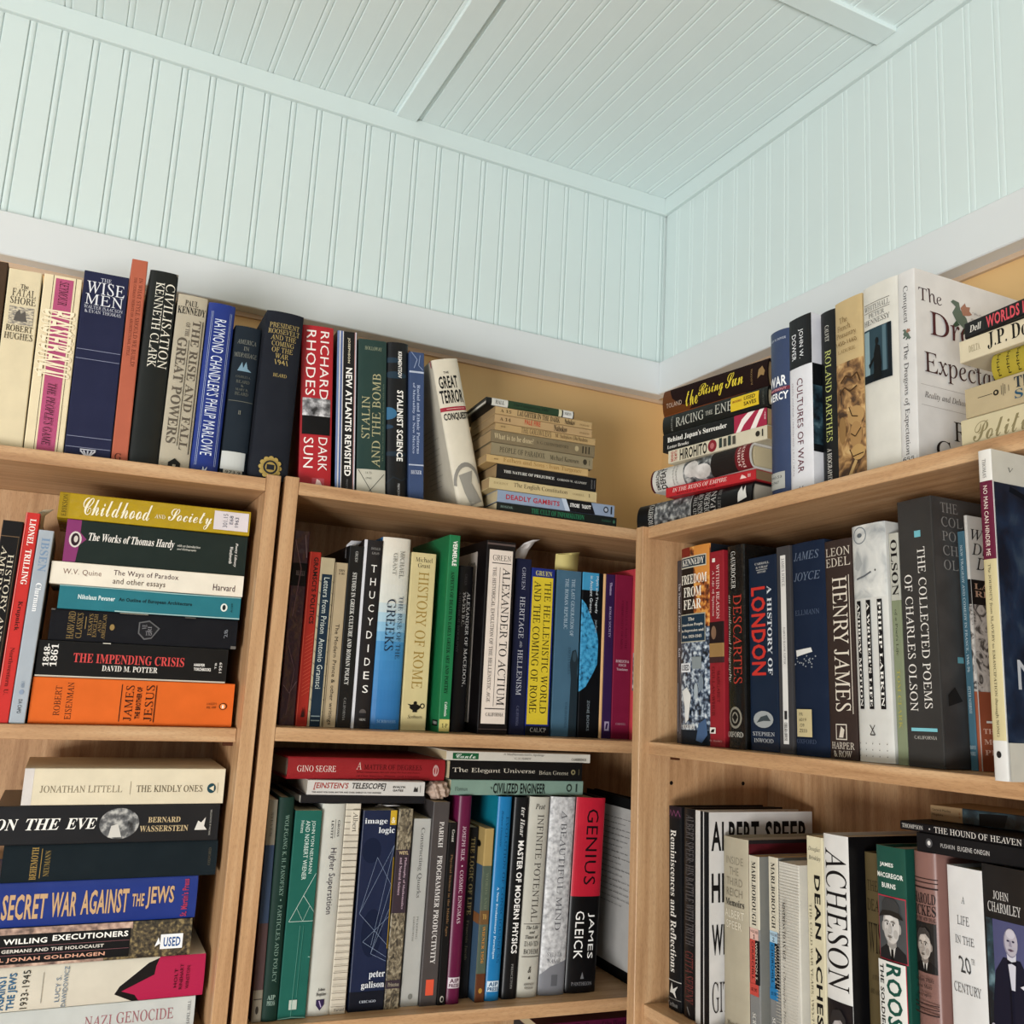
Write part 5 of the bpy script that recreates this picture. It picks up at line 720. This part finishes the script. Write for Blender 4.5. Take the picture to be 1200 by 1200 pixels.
SB('descartes', 'glossy black book with red title and ornate oval seal', '#1a1816', [A('GAUKROGER', .3, .03, .56, .22, '#d8d4cc', 'R', 1), T('DESCARTES', .42, .25, .86, .69, '#b03a2c', 'R', 1), Bp('an intellectual biography', .08, .25, .3, .68, '#c5bfb2', 'I', 1), El(.14, .8, .84, .905, '#8d887a'), El(.22, .812, .76, .893, '#24211d'), El(.32, .825, .66, .88, '#8d887a'), Pg([(.34, .85), (.5, .83), (.64, .85), (.5, .875)], '#24211d'), Bp('OXFORD', .04, .92, .9, .945, '#c9c4b8', 'R')], 'p', 1, .003, .155)
SB('london', 'wide dark blue book with big red capitals and silver oval', '#142944', [A('CARROLL', .24, .03, .76, .042, '#b9b8b4', 'S'), A('& GRAF', .28, .05, .72, .062, '#b9b8b4', 'S'), HL(.07, '#b9b8b4', .3, .7, .003), Bp('HISTORY', .34, .077, .66, .087, '#b9b8b4', 'S'), T('A HISTORY OF', .68, .16, .84, .62, '#d0d4d8', 'S', 1), T('LONDON', .1, .16, .62, .62, '#c4342c', 'H', 1), El(.14, .8, .84, .885, '#a4a8a8'), Pg([(.25, .86), (.4, .83), (.62, .82), (.75, .85), (.5, .85)], '#4a5458'), A('STEPHEN', .12, .905, .88, .925, '#c5c8ca', 'R'), A('INWOOD', .16, .938, .84, .958, '#c5c8ca', 'R')], 'g', 0, 0, .14)
SB('bloom', 'grey book with a long narrow white title strip', '#4c4a4c', [Rc(.3, .045, .68, .955, '#d8d6d2', 'title_panel'), T('JAMES JOYCE', .38, .06, .6, .2, '#3a383a', 'R', 1), A('HAROLD BLOOM, EDITOR', .4, .4, .58, .58, '#5a585a', 'R', 1), Rc(.4, .8, .6, .84, '#3a383a', 'emblem'), Bp('CHELSEA HOUSE', .38, .855, .6, .94, '#2a282a', 'S', 1)], 'c', 1, 0, .15)
SB('ellmann', 'thick dark blue cloth book with worn lettering and cream library label', '#1b2a44', [A('JAMES', .08, .045, .86, .085, '#6d7a90', 'I'), A('JOYCE', .08, .145, .88, .185, '#6d7a90', 'I'), T('ELLMANN', .1, .325, .84, .35, '#55637c', 'R'), Pg([(.1, .515), (.58, .505), (.62, .525), (.12, .545)], '#d8d8d4', 'worn_edge')] + [El(x - .02, y - .004, x + .02, y + .004, '#9aa0a8', 'worn_edge', 6) for x, y in [(random.uniform(.1, .75), random.uniform(.54, .6)) for _ in range(22)]] + [Rc(.16, .79, .62, .915, '#c5b78c', 'library_label'), Bp('PR', .24, .805, .36, .82, '#4a4434', 'M'), Bp('6019', .24, .83, .46, .845, '#4a4434', 'M'), Bp('.O9', .24, .855, .4, .87, '#4a4434', 'M'), Bp('Z533', .24, .88, .48, .895, '#4a4434', 'M'), Bp('OXFORD', .16, .925, .74, .945, '#4c5a74', 'R')], 'c', 1, .003, .155, 'cream')
SB('henry', 'brown book with large cream decorative capitals between blue and pale books', '#43342f', [A('LEON', .06, .035, .96, .075, '#cfc6b8', 'R'), A('EDEL', .06, .085, .96, .125, '#cfc6b8', 'R'), VL(.9, '#cfc6b8', .02, .17, .8), T('HENRY JAMES', .3, .175, .84, .79, '#d8cfc0', 'R', 1), Rc(.28, .845, .68, .915, '#cfc6b8', 'emblem'), Rc(.31, .85, .65, .91, '#43342f', 'emblem'), Pg([(.4, .905), (.48, .855), (.6, .87), (.55, .905)], '#cfc6b8'), Bp('HARPER', .12, .925, .92, .955, '#cfc6b8', 'R'), Bp('& ROW', .2, .962, .84, .99, '#cfc6b8', 'R')], 'm', 1, .002, .15)
SB('larkin', 'white book with part of a pale bespectacled face and black title strips', '#cfcfca', [Nz(0, 0, 1, .32, 'face'), Ln([(.28 + .2 * math.cos(a), .045 + .036 * math.sin(a)) for a in [i * math.pi / 8 for i in range(17)]], '#77808a', .025, 'cover_picture', .187), El(.2, .035, .36, .055, '#6a7278', 'cover_picture'), Pg([(.2, .11), (.35, .17), (.22, .2), (.1, .19)], '#a9adad', 'cover_picture'), Ln([(.15, .235), (.4, .225), (.6, .21)], '#6c7074', .04, 'cover_picture', .187), El(.7, .2, .74, .21, '#4a4a4a', 'cover_picture')] +
  [Rc(u, .33, u + .13, .785, '#1a171a', 'title_panel') for u in (.12, .42, .74)] + [A('ANDREW MOTION', .145, .34, .225, .775, '#e4e2dc', 'S', 1), T("A WRITER'S LIFE", .445, .34, .525, .775, '#e4e2dc', 'S', 1), T('PHILIP LARKIN', .765, .34, .845, .775, '#e4e2dc', 'S', 1)] + [Ln([(.42, .85), (.56, .89), (.42, .89), (.56, .85)], '#3a383a', .02, 'emblem', .187)] + [El(.1 + .2 * i - .012, .925 + .025 * j - .003, .1 + .2 * i + .012, .925 + .025 * j + .003, '#6a6866', 'emblem', 6) for i in range(5) for j in range(3)], 'g', 1, .003, .15)
SB('poetlife', 'narrow pale green book squeezed between two larger ones, second shelf', '#8a9476', [Rc(0, 0, 1, .3, '#b9b9ae'), T('OLSON', .2, .03, .85, .28, '#221f20', 'S', 1), Bp("of a Poet's Life", .3, .34, .6, .54, '#4a5040', 'R', 1), A('TOM CLARK', .3, .6, .65, .85, '#a9a45c', 'S', 1)], 'm', 0, 0, .14)
SB('collected', 'thick charcoal book with white capitals and small turquoise square', '#444240', [Rc(.48, .125, .66, .15, '#6fb4c0', 'emblem'), T('THE COLLECTED POEMS', .54, .19, .76, .79, '#dedad4', 'R', 1), T('OF CHARLES OLSON', .14, .29, .36, .8, '#dedad4', 'R', 1), Rc(.14, .86, .86, .872, '#7cc0cc', 'emblem'), Bp('CALIFORNIA', .22, .888, .84, .9, '#c9c5be', 'R')], 'm', 0, 0, .16, 'cream', (),
  [Nz(0, 0, 1, 1, 'olsonphoto'), T('THE', .07, .02, .22, .058, '#8f8c88', 'R'), T('COLLECTED', .07, .075, .62, .113, '#8f8c88', 'R'), T('POEMS OF', .07, .13, .54, .168, '#8f8c88', 'R'), T('CHARLES', .07, .185, .5, .223, '#8f8c88', 'R'), T('OLSON', .07, .24, .38, .278, '#8f8c88', 'R'), Rc(.14, .6, .19, .622, '#5f98a4', 'emblem'), Bp('Excluding the', .2, .6, .56, .622, '#77746f', 'I'), Bp('Maximus Poems', .2, .632, .6, .655, '#77746f', 'I'), Pg([(.04, .74), (.1, .71), (.16, .76), (.04, .78)], '#262524', 'cover_picture')])
SB('newtrag', 'very thin steel blue book with small white capitals, second shelf', '#4b7486', [T('NEW TRAGEDY AND COMEDY IN FRANCE, 1945-70', .3, .06, .68, .6, '#c9d6da', 'R', 1), A('PETER NORRISH', .3, .66, .66, .77, '#c9d6da', 'R', 1), Bp('BARNES', .12, .9, .9, .915, '#b4c4ca', 'S'), Bp('NOBLE', .15, .925, .85, .94, '#b4c4ca', 'S')], 'm', 0, 0, .13)
_wd = [Rc(0, 0, 1, .26, '#d4d2cc', 'colour_band'), Rc(0, .26, 1, .36, '#201c1e', 'colour_band'), Nz(0, .36, 1, .7, 'litho'), Rc(0, .7, 1, 1, '#a5583c', 'colour_band')]
SB('whydid', 'white, black and rust book with big italic title on its cover', '#d4d2cc', [x for x in _wd], 'g', 1, .001, .14, 'white', (), _wd + [T('What', .02, .05, .34, .1, '#2a2628', 'I'), T('Did I', .02, .11, .32, .16, '#2a2628', 'I'), T('Do?', .05, .17, .28, .22, '#2a2628', 'I'), A('LARRY', .02, .275, .4, .298, '#c9a58c', 'S'), A('RIVERS', .02, .305, .44, .33, '#c9a58c', 'S'), Bp('THUNDERS', .02, .84, .44, .86, '#e0b8a4', 'S'), Bp('MOUTH', .02, .88, .34, .9, '#e0b8a4', 'S'), Bp('PRESS', .02, .92, .32, .94, '#e0b8a4', 'S'), HL(.815, '#e8e4de', .05, .5, .008)])
SB('noman', 'tall book with maroon and cream spine at the far right of the second shelf', '#d8d6d0', [Rc(0, 0, 1, .1, '#d8d6d0', 'colour_band'), Rc(0, .1, 1, .345, '#6d1f3c', 'colour_band'), Rc(0, .345, 1, .885, '#c9bd92', 'colour_band'), Rc(0, .885, 1, 1, '#d4d3d0', 'colour_band'), A('THOMAS', .36, .03, .64, .09, '#4a4644', 'R', 1), T('NO MAN CAN HINDER ME', .34, .115, .66, .335, '#e2d3c8', 'N', 1), Bp('The JOURNEY from SLAVERY to EMANCIPATION through SONG', .36, .36, .62, .875, '#4a4430', 'R', 1), El(.3, .915, .66, .935, '#2c2a2a')], 'g', 1, .001, .185, 'white', (),
  [Rc(0, 0, 1, .105, '#c5c2b6', 'colour_band'), Bp('V', .1, .05, .14, .065, '#4a4a44', 'R'), Bp('E', .3, .05, .34, .065, '#4a4a44', 'R'), Bp('L', .5, .05, .54, .065, '#4a4a44', 'R'), Bp('M', .68, .05, .73, .065, '#4a4a44', 'R'), Bp('A', .86, .05, .9, .065, '#4a4a44', 'R'), Nz(0, .105, 1, .89, 'dusk'), Ln([(.1, .12), (.3, .16), (.5, .13), (.8, .2)], '#0f1a26', .03, 'cover_picture', .6), Ln([(.5, .11), (.35, .2), (.2, .25)], '#0f1a26', .02, 'cover_picture', .6), El(.22, .27, .36, .31, '#0a1220', 'cover_picture'), Pg([(.14, .52), (.2, .34), (.3, .305), (.42, .36), (.44, .5), (.4, .62), (.2, .62)], '#0a1220', 'cover_picture'), T('NO MAN', .08, .645, .96, .735, '#b9bcc0', 'G'), Rc(0, .89, 1, 1, '#c5c2b6', 'colour_band'), Bp('The Journey', .18, .92, .8, .95, '#3a3a34', 'S')])

# ---------------------------------------------------------------- lower shelf, right bookcase
SB('remin', 'black book with white bold narrow title next to the left side panel, lower shelf', '#16161a', [Rc(0, .0, 1, .06, '#2c1a26'), Ln([(.05, .05), (.2, .02), (.35, .05), (.5, .02), (.65, .05), (.8, .02), (.95, .05)], '#8a4a72', .03, 'emblem', .11), T('Reminiscences and Reflections', .22, .12, .68, .82, '#dad7d0', 'S', 1), HL(.86, '#b9b6b0', .0, 1, .004), Pg([(.2, .92), (.35, .87), (.45, .9), (.8, .88), (.6, .91), (.7, .94), (.45, .92)], '#d0cdc6'), HL(.945, '#77746f', 0, 1, .004), Bp('Carlton', .05, .96, .8, .982, '#8d8a86', 'S')], 'm', 1, .002, .155)
SB('battle', 'dark book with crowded vertical grey and red capitals, lower shelf', '#1b1618', [T('ALBERT SPEER: HIS BATTLE WITH TRUTH', .22, .03, .86, .66, '#6c6666', 'R', 1), A('GITTA SERENY', .2, .69, .84, .93, '#7a3a38', 'R', 1), Ln([(.4, .95), (.6, .985)], '#8d8a86', .05, 'emblem', .1)], 'g', 1, .002, .16)
SB('speer', 'book with white and black spine and huge black capitals on its white cover', '#d3d0cc', [Rc(.42, 0, 1, 1, '#131215', 'colour_band', 'g'), VL(.66, '#d3d0cc', .06)], 'g', 1, .001, .165, 'cream', (), [T('ALBERT', .02, .045, .47, .185, '#1a181a', 'H'), T('SPEER', .53, .045, .95, .185, '#1a181a', 'H'), T('HIS', .02, .29, .2, .43, '#1a181a', 'H'), T('BATTLE', .28, .29, .95, .43, '#1a181a', 'H'), T('WITH', .02, .53, .26, .67, '#1a181a', 'H'), T('TRUTH', .36, .53, .95, .67, '#1a181a', 'H'), A('GITTA', .02, .79, .28, .93, '#3a3232', 'R'), A('SERENY', .38, .79, .96, .93, '#3a3232', 'R')])
SB('reich', 'putty grey book with ghostly pale stacked title and maroon cover, lower shelf', '#b3aa94', [T('INSIDE', .16, .1, .84, .14, '#8f8672', 'N'), T('THE', .3, .155, .68, .195, '#8f8672', 'N'), T('THIRD', .18, .21, .82, .25, '#8f8672', 'N'), T('REICH', .18, .265, .82, .305, '#8f8672', 'N'), Bp('Memoirs', .14, .32, .88, .355, '#2c2822', 'S'), A('ALBERT', .12, .375, .88, .415, '#d8d0bc', 'N'), A('SPEER', .18, .43, .8, .47, '#d8d0bc', 'N'), Bp('Macmillan', .2, .93, .8, .955, '#77705e', 'S')], 'm', 1, .003, .16, 'grey', (), [Rc(0, 0, 1, 1, '#5c1620', 'colour_band'), Rc(0, 0, .6, .02, '#2c2628')])
def marl(key, lab, num, c1, c2):
    SB(key, lab, '#8a8a88', [Rc(0, 0, 1, .39, '#cfc8b4', 'colour_band'), T('MARLBOROUGH', .3, .03, .7, .375, '#2a2622', 'S', 1), Rc(.1, .39, .9, .45, c2, 'colour_band'), Bp('VOLUME', .16, .4, .86, .415, '#5a4440', 'S'), Bp(num, .4, .422, .6, .444, '#3a2c28', 'S'), Rc(.1, .45, .62, .68, c1, 'colour_band'), Rc(.62, .45, 1, .68, '#1b1719', 'colour_band'), A('WINSTON S.', .64, .46, .84, .66, '#d0c8b8', 'G', 1), A('CHURCHILL', .28, .46, .52, .66, '#17161a', 'G', 1), Rc(.1, .68, .95, .74, c1, 'colour_band'), Bp('$1.95', .25, .7, .8, .72, '#1b1719', 'S'), Bp('SCRIBNER', .35, .83, .7, .98, '#d5d3cc', 'S', 1)], 'm', 0, 0, .13, 'tan', (), [Rc(0, 0, .25, 1, '#85857f', 'colour_band'), Rc(.25, .04, 1, 1, '#8a2a2c', 'colour_band')])
marl('marl1', 'slim cream paperback with red block lower down, left of its matching volume', '1', '#c04a40', '#d8b0a4')
marl('marl2', 'slim cream paperback with blue block lower down, right of its matching volume', '2', '#2a7ab0', '#a9c4d4')
SB('mistress', 'white finely ribbed book with small black vertical title, lower shelf', '#cfcbc0', [HL(.01 + i * .016, '#bab5a8', 0, 1, .003) for i in range(62)] + [T('MISTRESS TO AN AGE', .46, .2, .6, .5, '#2a2622', 'S', 1), A('J. Christopher Herold', .44, .52, .58, .86, '#3a3630', 'I', 1)], 'm', 0, 0, .14, 'white')
SB('dean', 'cream paperback with bold black sans capitals, lower shelf', '#d2caac', [A('Douglas', .12, .045, .86, .07, '#3a362c', 'I'), A('Brinkley', .14, .085, .9, .11, '#3a362c', 'I'), T('DEAN ACHESON', .46, .17, .84, .98, '#1c1a18', 'H', 1), Bp('THE COLD WAR YEARS, 1953-71', .12, .3, .28, .82, '#77705c', 'R', 1)], 'm', 0, 0, .15, 'cream')
SB('acheson', 'white book with huge thin capitals above a dark portrait, lower shelf', '#d8d7d3', [T('ACHESON', .08, .06, .92, .64, '#221f20', 'R', 1)] + bust(0, .685, 1, 1, '#1f1a20', '#a9a2a0', '#17151a', '#3c3838'), 'g', 1, .002, .16, 'cream', (), [Rc(0, 0, 1, 1, '#131215', 'colour_band', 'g')])
SB('gold', 'olive gold book mostly hidden behind the green one, lower shelf', '#67593a', [T('THE', .1, .12, .55, .165, '#2c2416', 'R'), T('DEATH', .08, .2, .9, .25, '#2c2416', 'R'), T('WISH', .1, .3, .9, .43, '#201a10', 'R'), Bp('A STORY', .2, .52, .6, .54, '#2c2416', 'R'), Bp('AND A HISTORY', .1, .58, .8, .6, '#2c2416', 'R'), Bp('THOMAS', .2, .8, .8, .83, '#3a2f1c', 'R')], 'g', 1, .002, .14)
SB('roos', 'green book with photograph of a man in a hat and green title', '#1f5a4c', [A('JAMES', .14, .065, .62, .085, '#e4e6e0', 'H'), A('MACGREGOR', .03, .105, .92, .125, '#e4e6e0', 'H'), A('BURNS', .2, .145, .68, .165, '#e4e6e0', 'H'), Rc(.03, .195, .98, .445, '#b8384a', 'ruled_line')] + bust(.05, .2, .96, .44, '#55585a', '#c9c5c0', '#2c2c2e', '#5a5856', '#4a4a4a') + [Rc(.06, .445, .98, 1, '#dcdcd6', 'title_panel'), T('ROOSEVELT', .34, .455, .84, .93, '#1f5a4c', 'H', 1), Bp('THE SOLDIER OF FREEDOM', .12, .46, .26, .97, '#2a2a2a', 'H', 1), VL(.985, '#b8384a', .02, .445, 1)], 'g', 1, .002, .16, 'grey', (), [Rc(0, 0, 1, 1, '#1c5548', 'colour_band', 'g')])
SB('ickes', 'glossy rose-brown book with small portrait and black capitals, lower shelf', '#8d6860', [HL(.1, '#3a2420', 0, 1, .004), HL(.115, '#3a2420', 0, 1, .004), HL(.135, '#3a2420', 0, 1, .006), T('HAROLD', .06, .155, .94, .195, '#241816', 'S'), T('ICKES', .1, .2, .94, .24, '#241816', 'S'), Bp('OF THE NEW DEAL', .1, .245, .94, .26, '#241816', 'S')] + bust(.08, .265, .94, .45, '#2c2826', '#b5aca4', '#1f1c1b', '#4a4542') + [Bp('Graham White', .15, .465, .88, .48, '#241816', 'S'), Bp('John Maze', .2, .49, .82, .505, '#241816', 'S'), Bp('Biography', .2, .52, .8, .535, '#241816', 'S'), HL(.56, '#3a2420', 0, 1, .004), HL(.575, '#3a2420', 0, 1, .004), HL(.595, '#3a2420', 0, 1, .006)], 'g', 1, .005, .16)
SB('life20', 'white-over-brown book with spaced grey capitals, lower shelf', '#d9d9d8', [Rc(0, .6, 1, 1, '#54431f', 'colour_band'), T('A', .4, .11, .5, .137, '#4a4a4a', 'R'), T('LIFE', .26, .185, .6, .218, '#4a4a4a', 'R'), T('IN THE', .18, .26, .72, .29, '#4a4a4a', 'R'), T('20', .26, .335, .6, .395, '#4a4a4a', 'R'), T('TH', .62, .335, .72, .355, '#4a4a4a', 'R'), T('CENTURY', .1, .435, .86, .47, '#4a4a4a', 'R'), Bp('INNOCENT', .14, .65, .82, .68, '#d8d0bc', 'R'), Bp('BEGINNINGS,', .1, .72, .9, .75, '#d8d0bc', 'R'), Bp('1917-1950', .18, .79, .8, .815, '#d8d0bc', 'R'), A('ARTHUR SCHLESINGER', .1, .88, .9, .905, '#d8d0bc', 'R')], 'g', 1, .001, .16)
SB('church', 'charcoal book with blue-tinted photo of a standing man in a suit', '#272525', [A('JOHN', .26, .09, .62, .12, '#d5d3d0', 'R'), A('CHARMLEY', .12, .13, .88, .165, '#d5d3d0', 'R'), Rc(.06, .19, .96, .64, '#565880', 'cover_picture'), Nz(.06, .19, .22, .64, 'night'), Pg([(.12, .64), (.16, .48), (.24, .37), (.44, .315), (.82, .315), (.96, .36), (.96, .64)], '#1f2036', 'cover_picture'), Pg([(.52, .29), (.74, .29), (.68, .42), (.6, .42)], '#c9c9d4', 'cover_picture'), Pg([(.53, .318), (.63, .325), (.74, .318), (.74, .336), (.63, .33), (.53, .336)], '#15152a', 'cover_picture'), El(.47, .21, .79, .31, '#8d889c', 'cover_picture'), El(.5, .21, .79, .305, '#b4afba', 'cover_picture'), El(.54, .213, .74, .245, '#c6c2cc', 'cover_picture'), El(.55, .25, .61, .257, '#3c3a54', 'cover_picture'), El(.67, .25, .73, .257, '#3c3a54', 'cover_picture'), Pg([(.62, .252), (.6, .272), (.67, .272), (.65, .252)], '#9a94a4', 'cover_picture'), Pg([(.57, .284), (.64, .28), (.72, .284), (.64, .289)], '#6a5468', 'cover_picture'), El(.1, .55, .22, .59, '#a9a4b0', 'cover_picture'), Pg([(.82, .4), (.9, .392), (.92, .41)], '#d0d0da', 'cover_picture'), Ln([(.6, .42), (.6, .64)], '#0f1024', .03, 'cover_picture', .18), T('CHURCHILL', .06, .66, .96, .78, '#c5c2bd', 'R'), Bp('THE END OF GLORY', .14, .82, .88, .85, '#a9a6a2', 'R')], 'g', 1, .001, .16)
LB('pushkin', 'black lying paperback with round mark and small white capitals, under the thin one', '#17161a', [El(.05, .24, .088, .72, '#5a5a5c'), El(.06, .36, .078, .6, '#d5d3d0'), A('PUSHKIN', .133, .4, .209, .62, '#b9b7b4', 'N'), T('EUGENE ONEGIN', .225, .4, .388, .64, '#c9c7c4', 'N')], 'm', 0, 0, .105, 'grey')
LB('hound', 'thin black lying book with wide white capitals, lower shelf of right bookcase', '#1a171b', [A('THOMPSON', .009, .28, .106, .76, '#d0cec8', 'R'), El(.134, .42, .14, .62, '#d0cec8'), T('THE HOUND OF HEAVEN', .158, .16, .52, .84, '#d8d5ce', 'R')], 'm', 1, 0, .11, 'grey')
LB('david', 'tan, blue and black patterned lying paperback, topmost on the right', '#a98d68', [A('Gerard Manley', .01, .22, .115, .42, '#4a3a24', 'N'), A('Hopkins', .01, .52, .07, .72, '#4a3a24', 'N'), Bp('3-6', .16, .3, .168, .7, '#9a5a2c', 'S', -1), Nz(.18, 0, 1, 1, 'night'), Pg([(.27, .2), (.42, .1), (.4, .9), (.27, .95)], '#1c1e22', 'cover_picture'), Pg([(.75, .3), (1, .2), (1, 1), (.72, 1)], '#77836f', 'cover_picture')], 'm', 0, 0, .07, 'brown')

# ---------------------------------------------------------------- slips, notes and the cord
def sheet(name, case, pts, m, label, cat, thick=.0004):
    """a strip of paper: rows of (left, right) points in bookcase coordinates, given a little thickness"""
    n = len(pts)
    v = []
    for off in (0, thick):
        for a, b in pts:
            v.append((a[0], a[1] + off, a[2])); v.append((b[0], b[1] + off, b[2]))
    f = []
    k = 2 * n
    for i in range(n - 1):
        a = 2 * i
        f += [(a, a + 1, a + 3, a + 2), (k + a + 1, k + a, k + a + 2, k + a + 3), (a, a + 2, k + a + 2, k + a), (a + 1, k + a + 1, k + a + 3, a + 3)]
    f += [(0, k, k + 1, 1), (k - 2, k - 1, 2 * k - 1, 2 * k - 2)]
    o = mesh_obj(name, v, f, m, None, None, True)
    o.matrix_world = FRAME[case]
    return tag(o, label, cat)
PAPER = mat('#cfcac6', 'm'); YEL = mat('#cdbf7c', 'm'); CREAM = mat('#d2c4a8', 'm')
sheet('paper_slip', 'M', [((.327, .065, .225), (.345, .065, .225)), ((.328, .066, .249), (.346, .064, .249)), ((.331, .060, .262), (.349, .058, .263)), ((.338, .050, .272), (.354, .048, .275)), ((.346, .040, .276), (.358, .038, .278))], PAPER, 'curled white paper slip sticking out of the navy book', 'bookmark')
sheet('sticky_note', 'M', [((.397, .064, .215), (.434, .064, .215)), ((.396, .064, .239), (.434, .064, .240)), ((.3955, .062, .2625), (.434, .061, .2660)), ((.395, .060, .2635), (.4335, .058, .2700))], YEL, 'pale yellow note sticking up behind the slate blue book', 'note')
sheet('paper_tag', 'M', [((.080, .060, .222), (.096, .060, .222)), ((.080, .060, .240), (.096, .060, .2405)), ((.084, .052, .2455), (.0985, .051, .2465))], mat('#b9b9bc', 'g'), 'crumpled silvery tag on top of a black paperback', 'bookmark')
sheet('paper_slip', 'L', [((-.271, .060, .2100), (-.260, .060, .2105)), ((-.270, .060, .2365), (-.259, .060, .2370)), ((-.262, .052, .2425), (-.250, .051, .2445))], CREAM, 'thin cream slip poking out of the red paperback', 'bookmark')
sheet('paper_slip', 'M', [((.150, .060, -.110), (.166, .060, -.110)), ((.149, .055, -.0985), (.165, .053, -.0975)), ((.152, .044, -.0945), (.170, .042, -.0938)), ((.158, .034, -.0960), (.176, .031, -.0950))], PAPER, 'white curled slip above the wide navy paperback', 'bookmark')
# crumpled cloth ribbon squeezed on top of the grey paperback
def rag():
    bm = bmesh.new()
    bmesh.ops.create_icosphere(bm, subdivisions=4, radius=1.0)
    for v in bm.verts:
        c = v.co
        w = .3 * abs(math.sin(3.1 * c.x + 2.3 * c.z + 1.2 * math.sin(4 * c.y))) - .22 * abs(math.sin(4.7 * c.z - 2.2 * c.x + 1.5 * c.y + .8)) + .12 * math.sin(9 * c.x + 6 * c.z)
        s = 1 + w
        v.co = Vector((c.x * s * .0135, c.y * s * .020, c.z * s * .0115))
    me = bpy.data.meshes.new('cloth_bookmark'); bm.to_mesh(me); bm.free()
    me.materials.append(mat('#bda696', 'm'))
    for p in me.polygons: p.use_smooth = True
    o = link(bpy.data.objects.new('cloth_bookmark', me))
    o.matrix_world = FRAME['M'] @ Matrix.Translation((.2285, .0440, -.0750)) @ Matrix.Rotation(.3, 4, 'Y')
    tag(o, 'crumpled pinkish cloth wad on top of the grey paperback', 'bookmark')
rag()
# the row below: one plum book lying just under the lower shelf of the middle bookcase, on two standing ones
for i, (s, c, lb) in enumerate(((.42, '#3a3c40', 'dark grey standing book under the plum one below the lower shelf'), (.49, '#4a4038', 'brown standing book under the plum one below the lower shelf'))):
    STAND['low%d' % i] = ('M', s, .03, -.64, .03, .2530, 0)
    SB('low%d' % i, lb, c, [T('HISTORY', .35, .2, .65, .6, '#a9a59c', 'S', 1)], 'm', 0, 0, .14)
LIE['under'] = ('M', .3900, .030, -.3868, .0125, .19, 0)
LB('under', 'plum book lying just below the lower shelf of the middle bookcase', '#5a1236', [T('The Prose of the World', .3, .2, .72, .85, '#2a0818', 'S'), Bp('rc', .94, .2, .98, .8, '#d8c4cc', 'H')], 'g', 0, 0, .14)
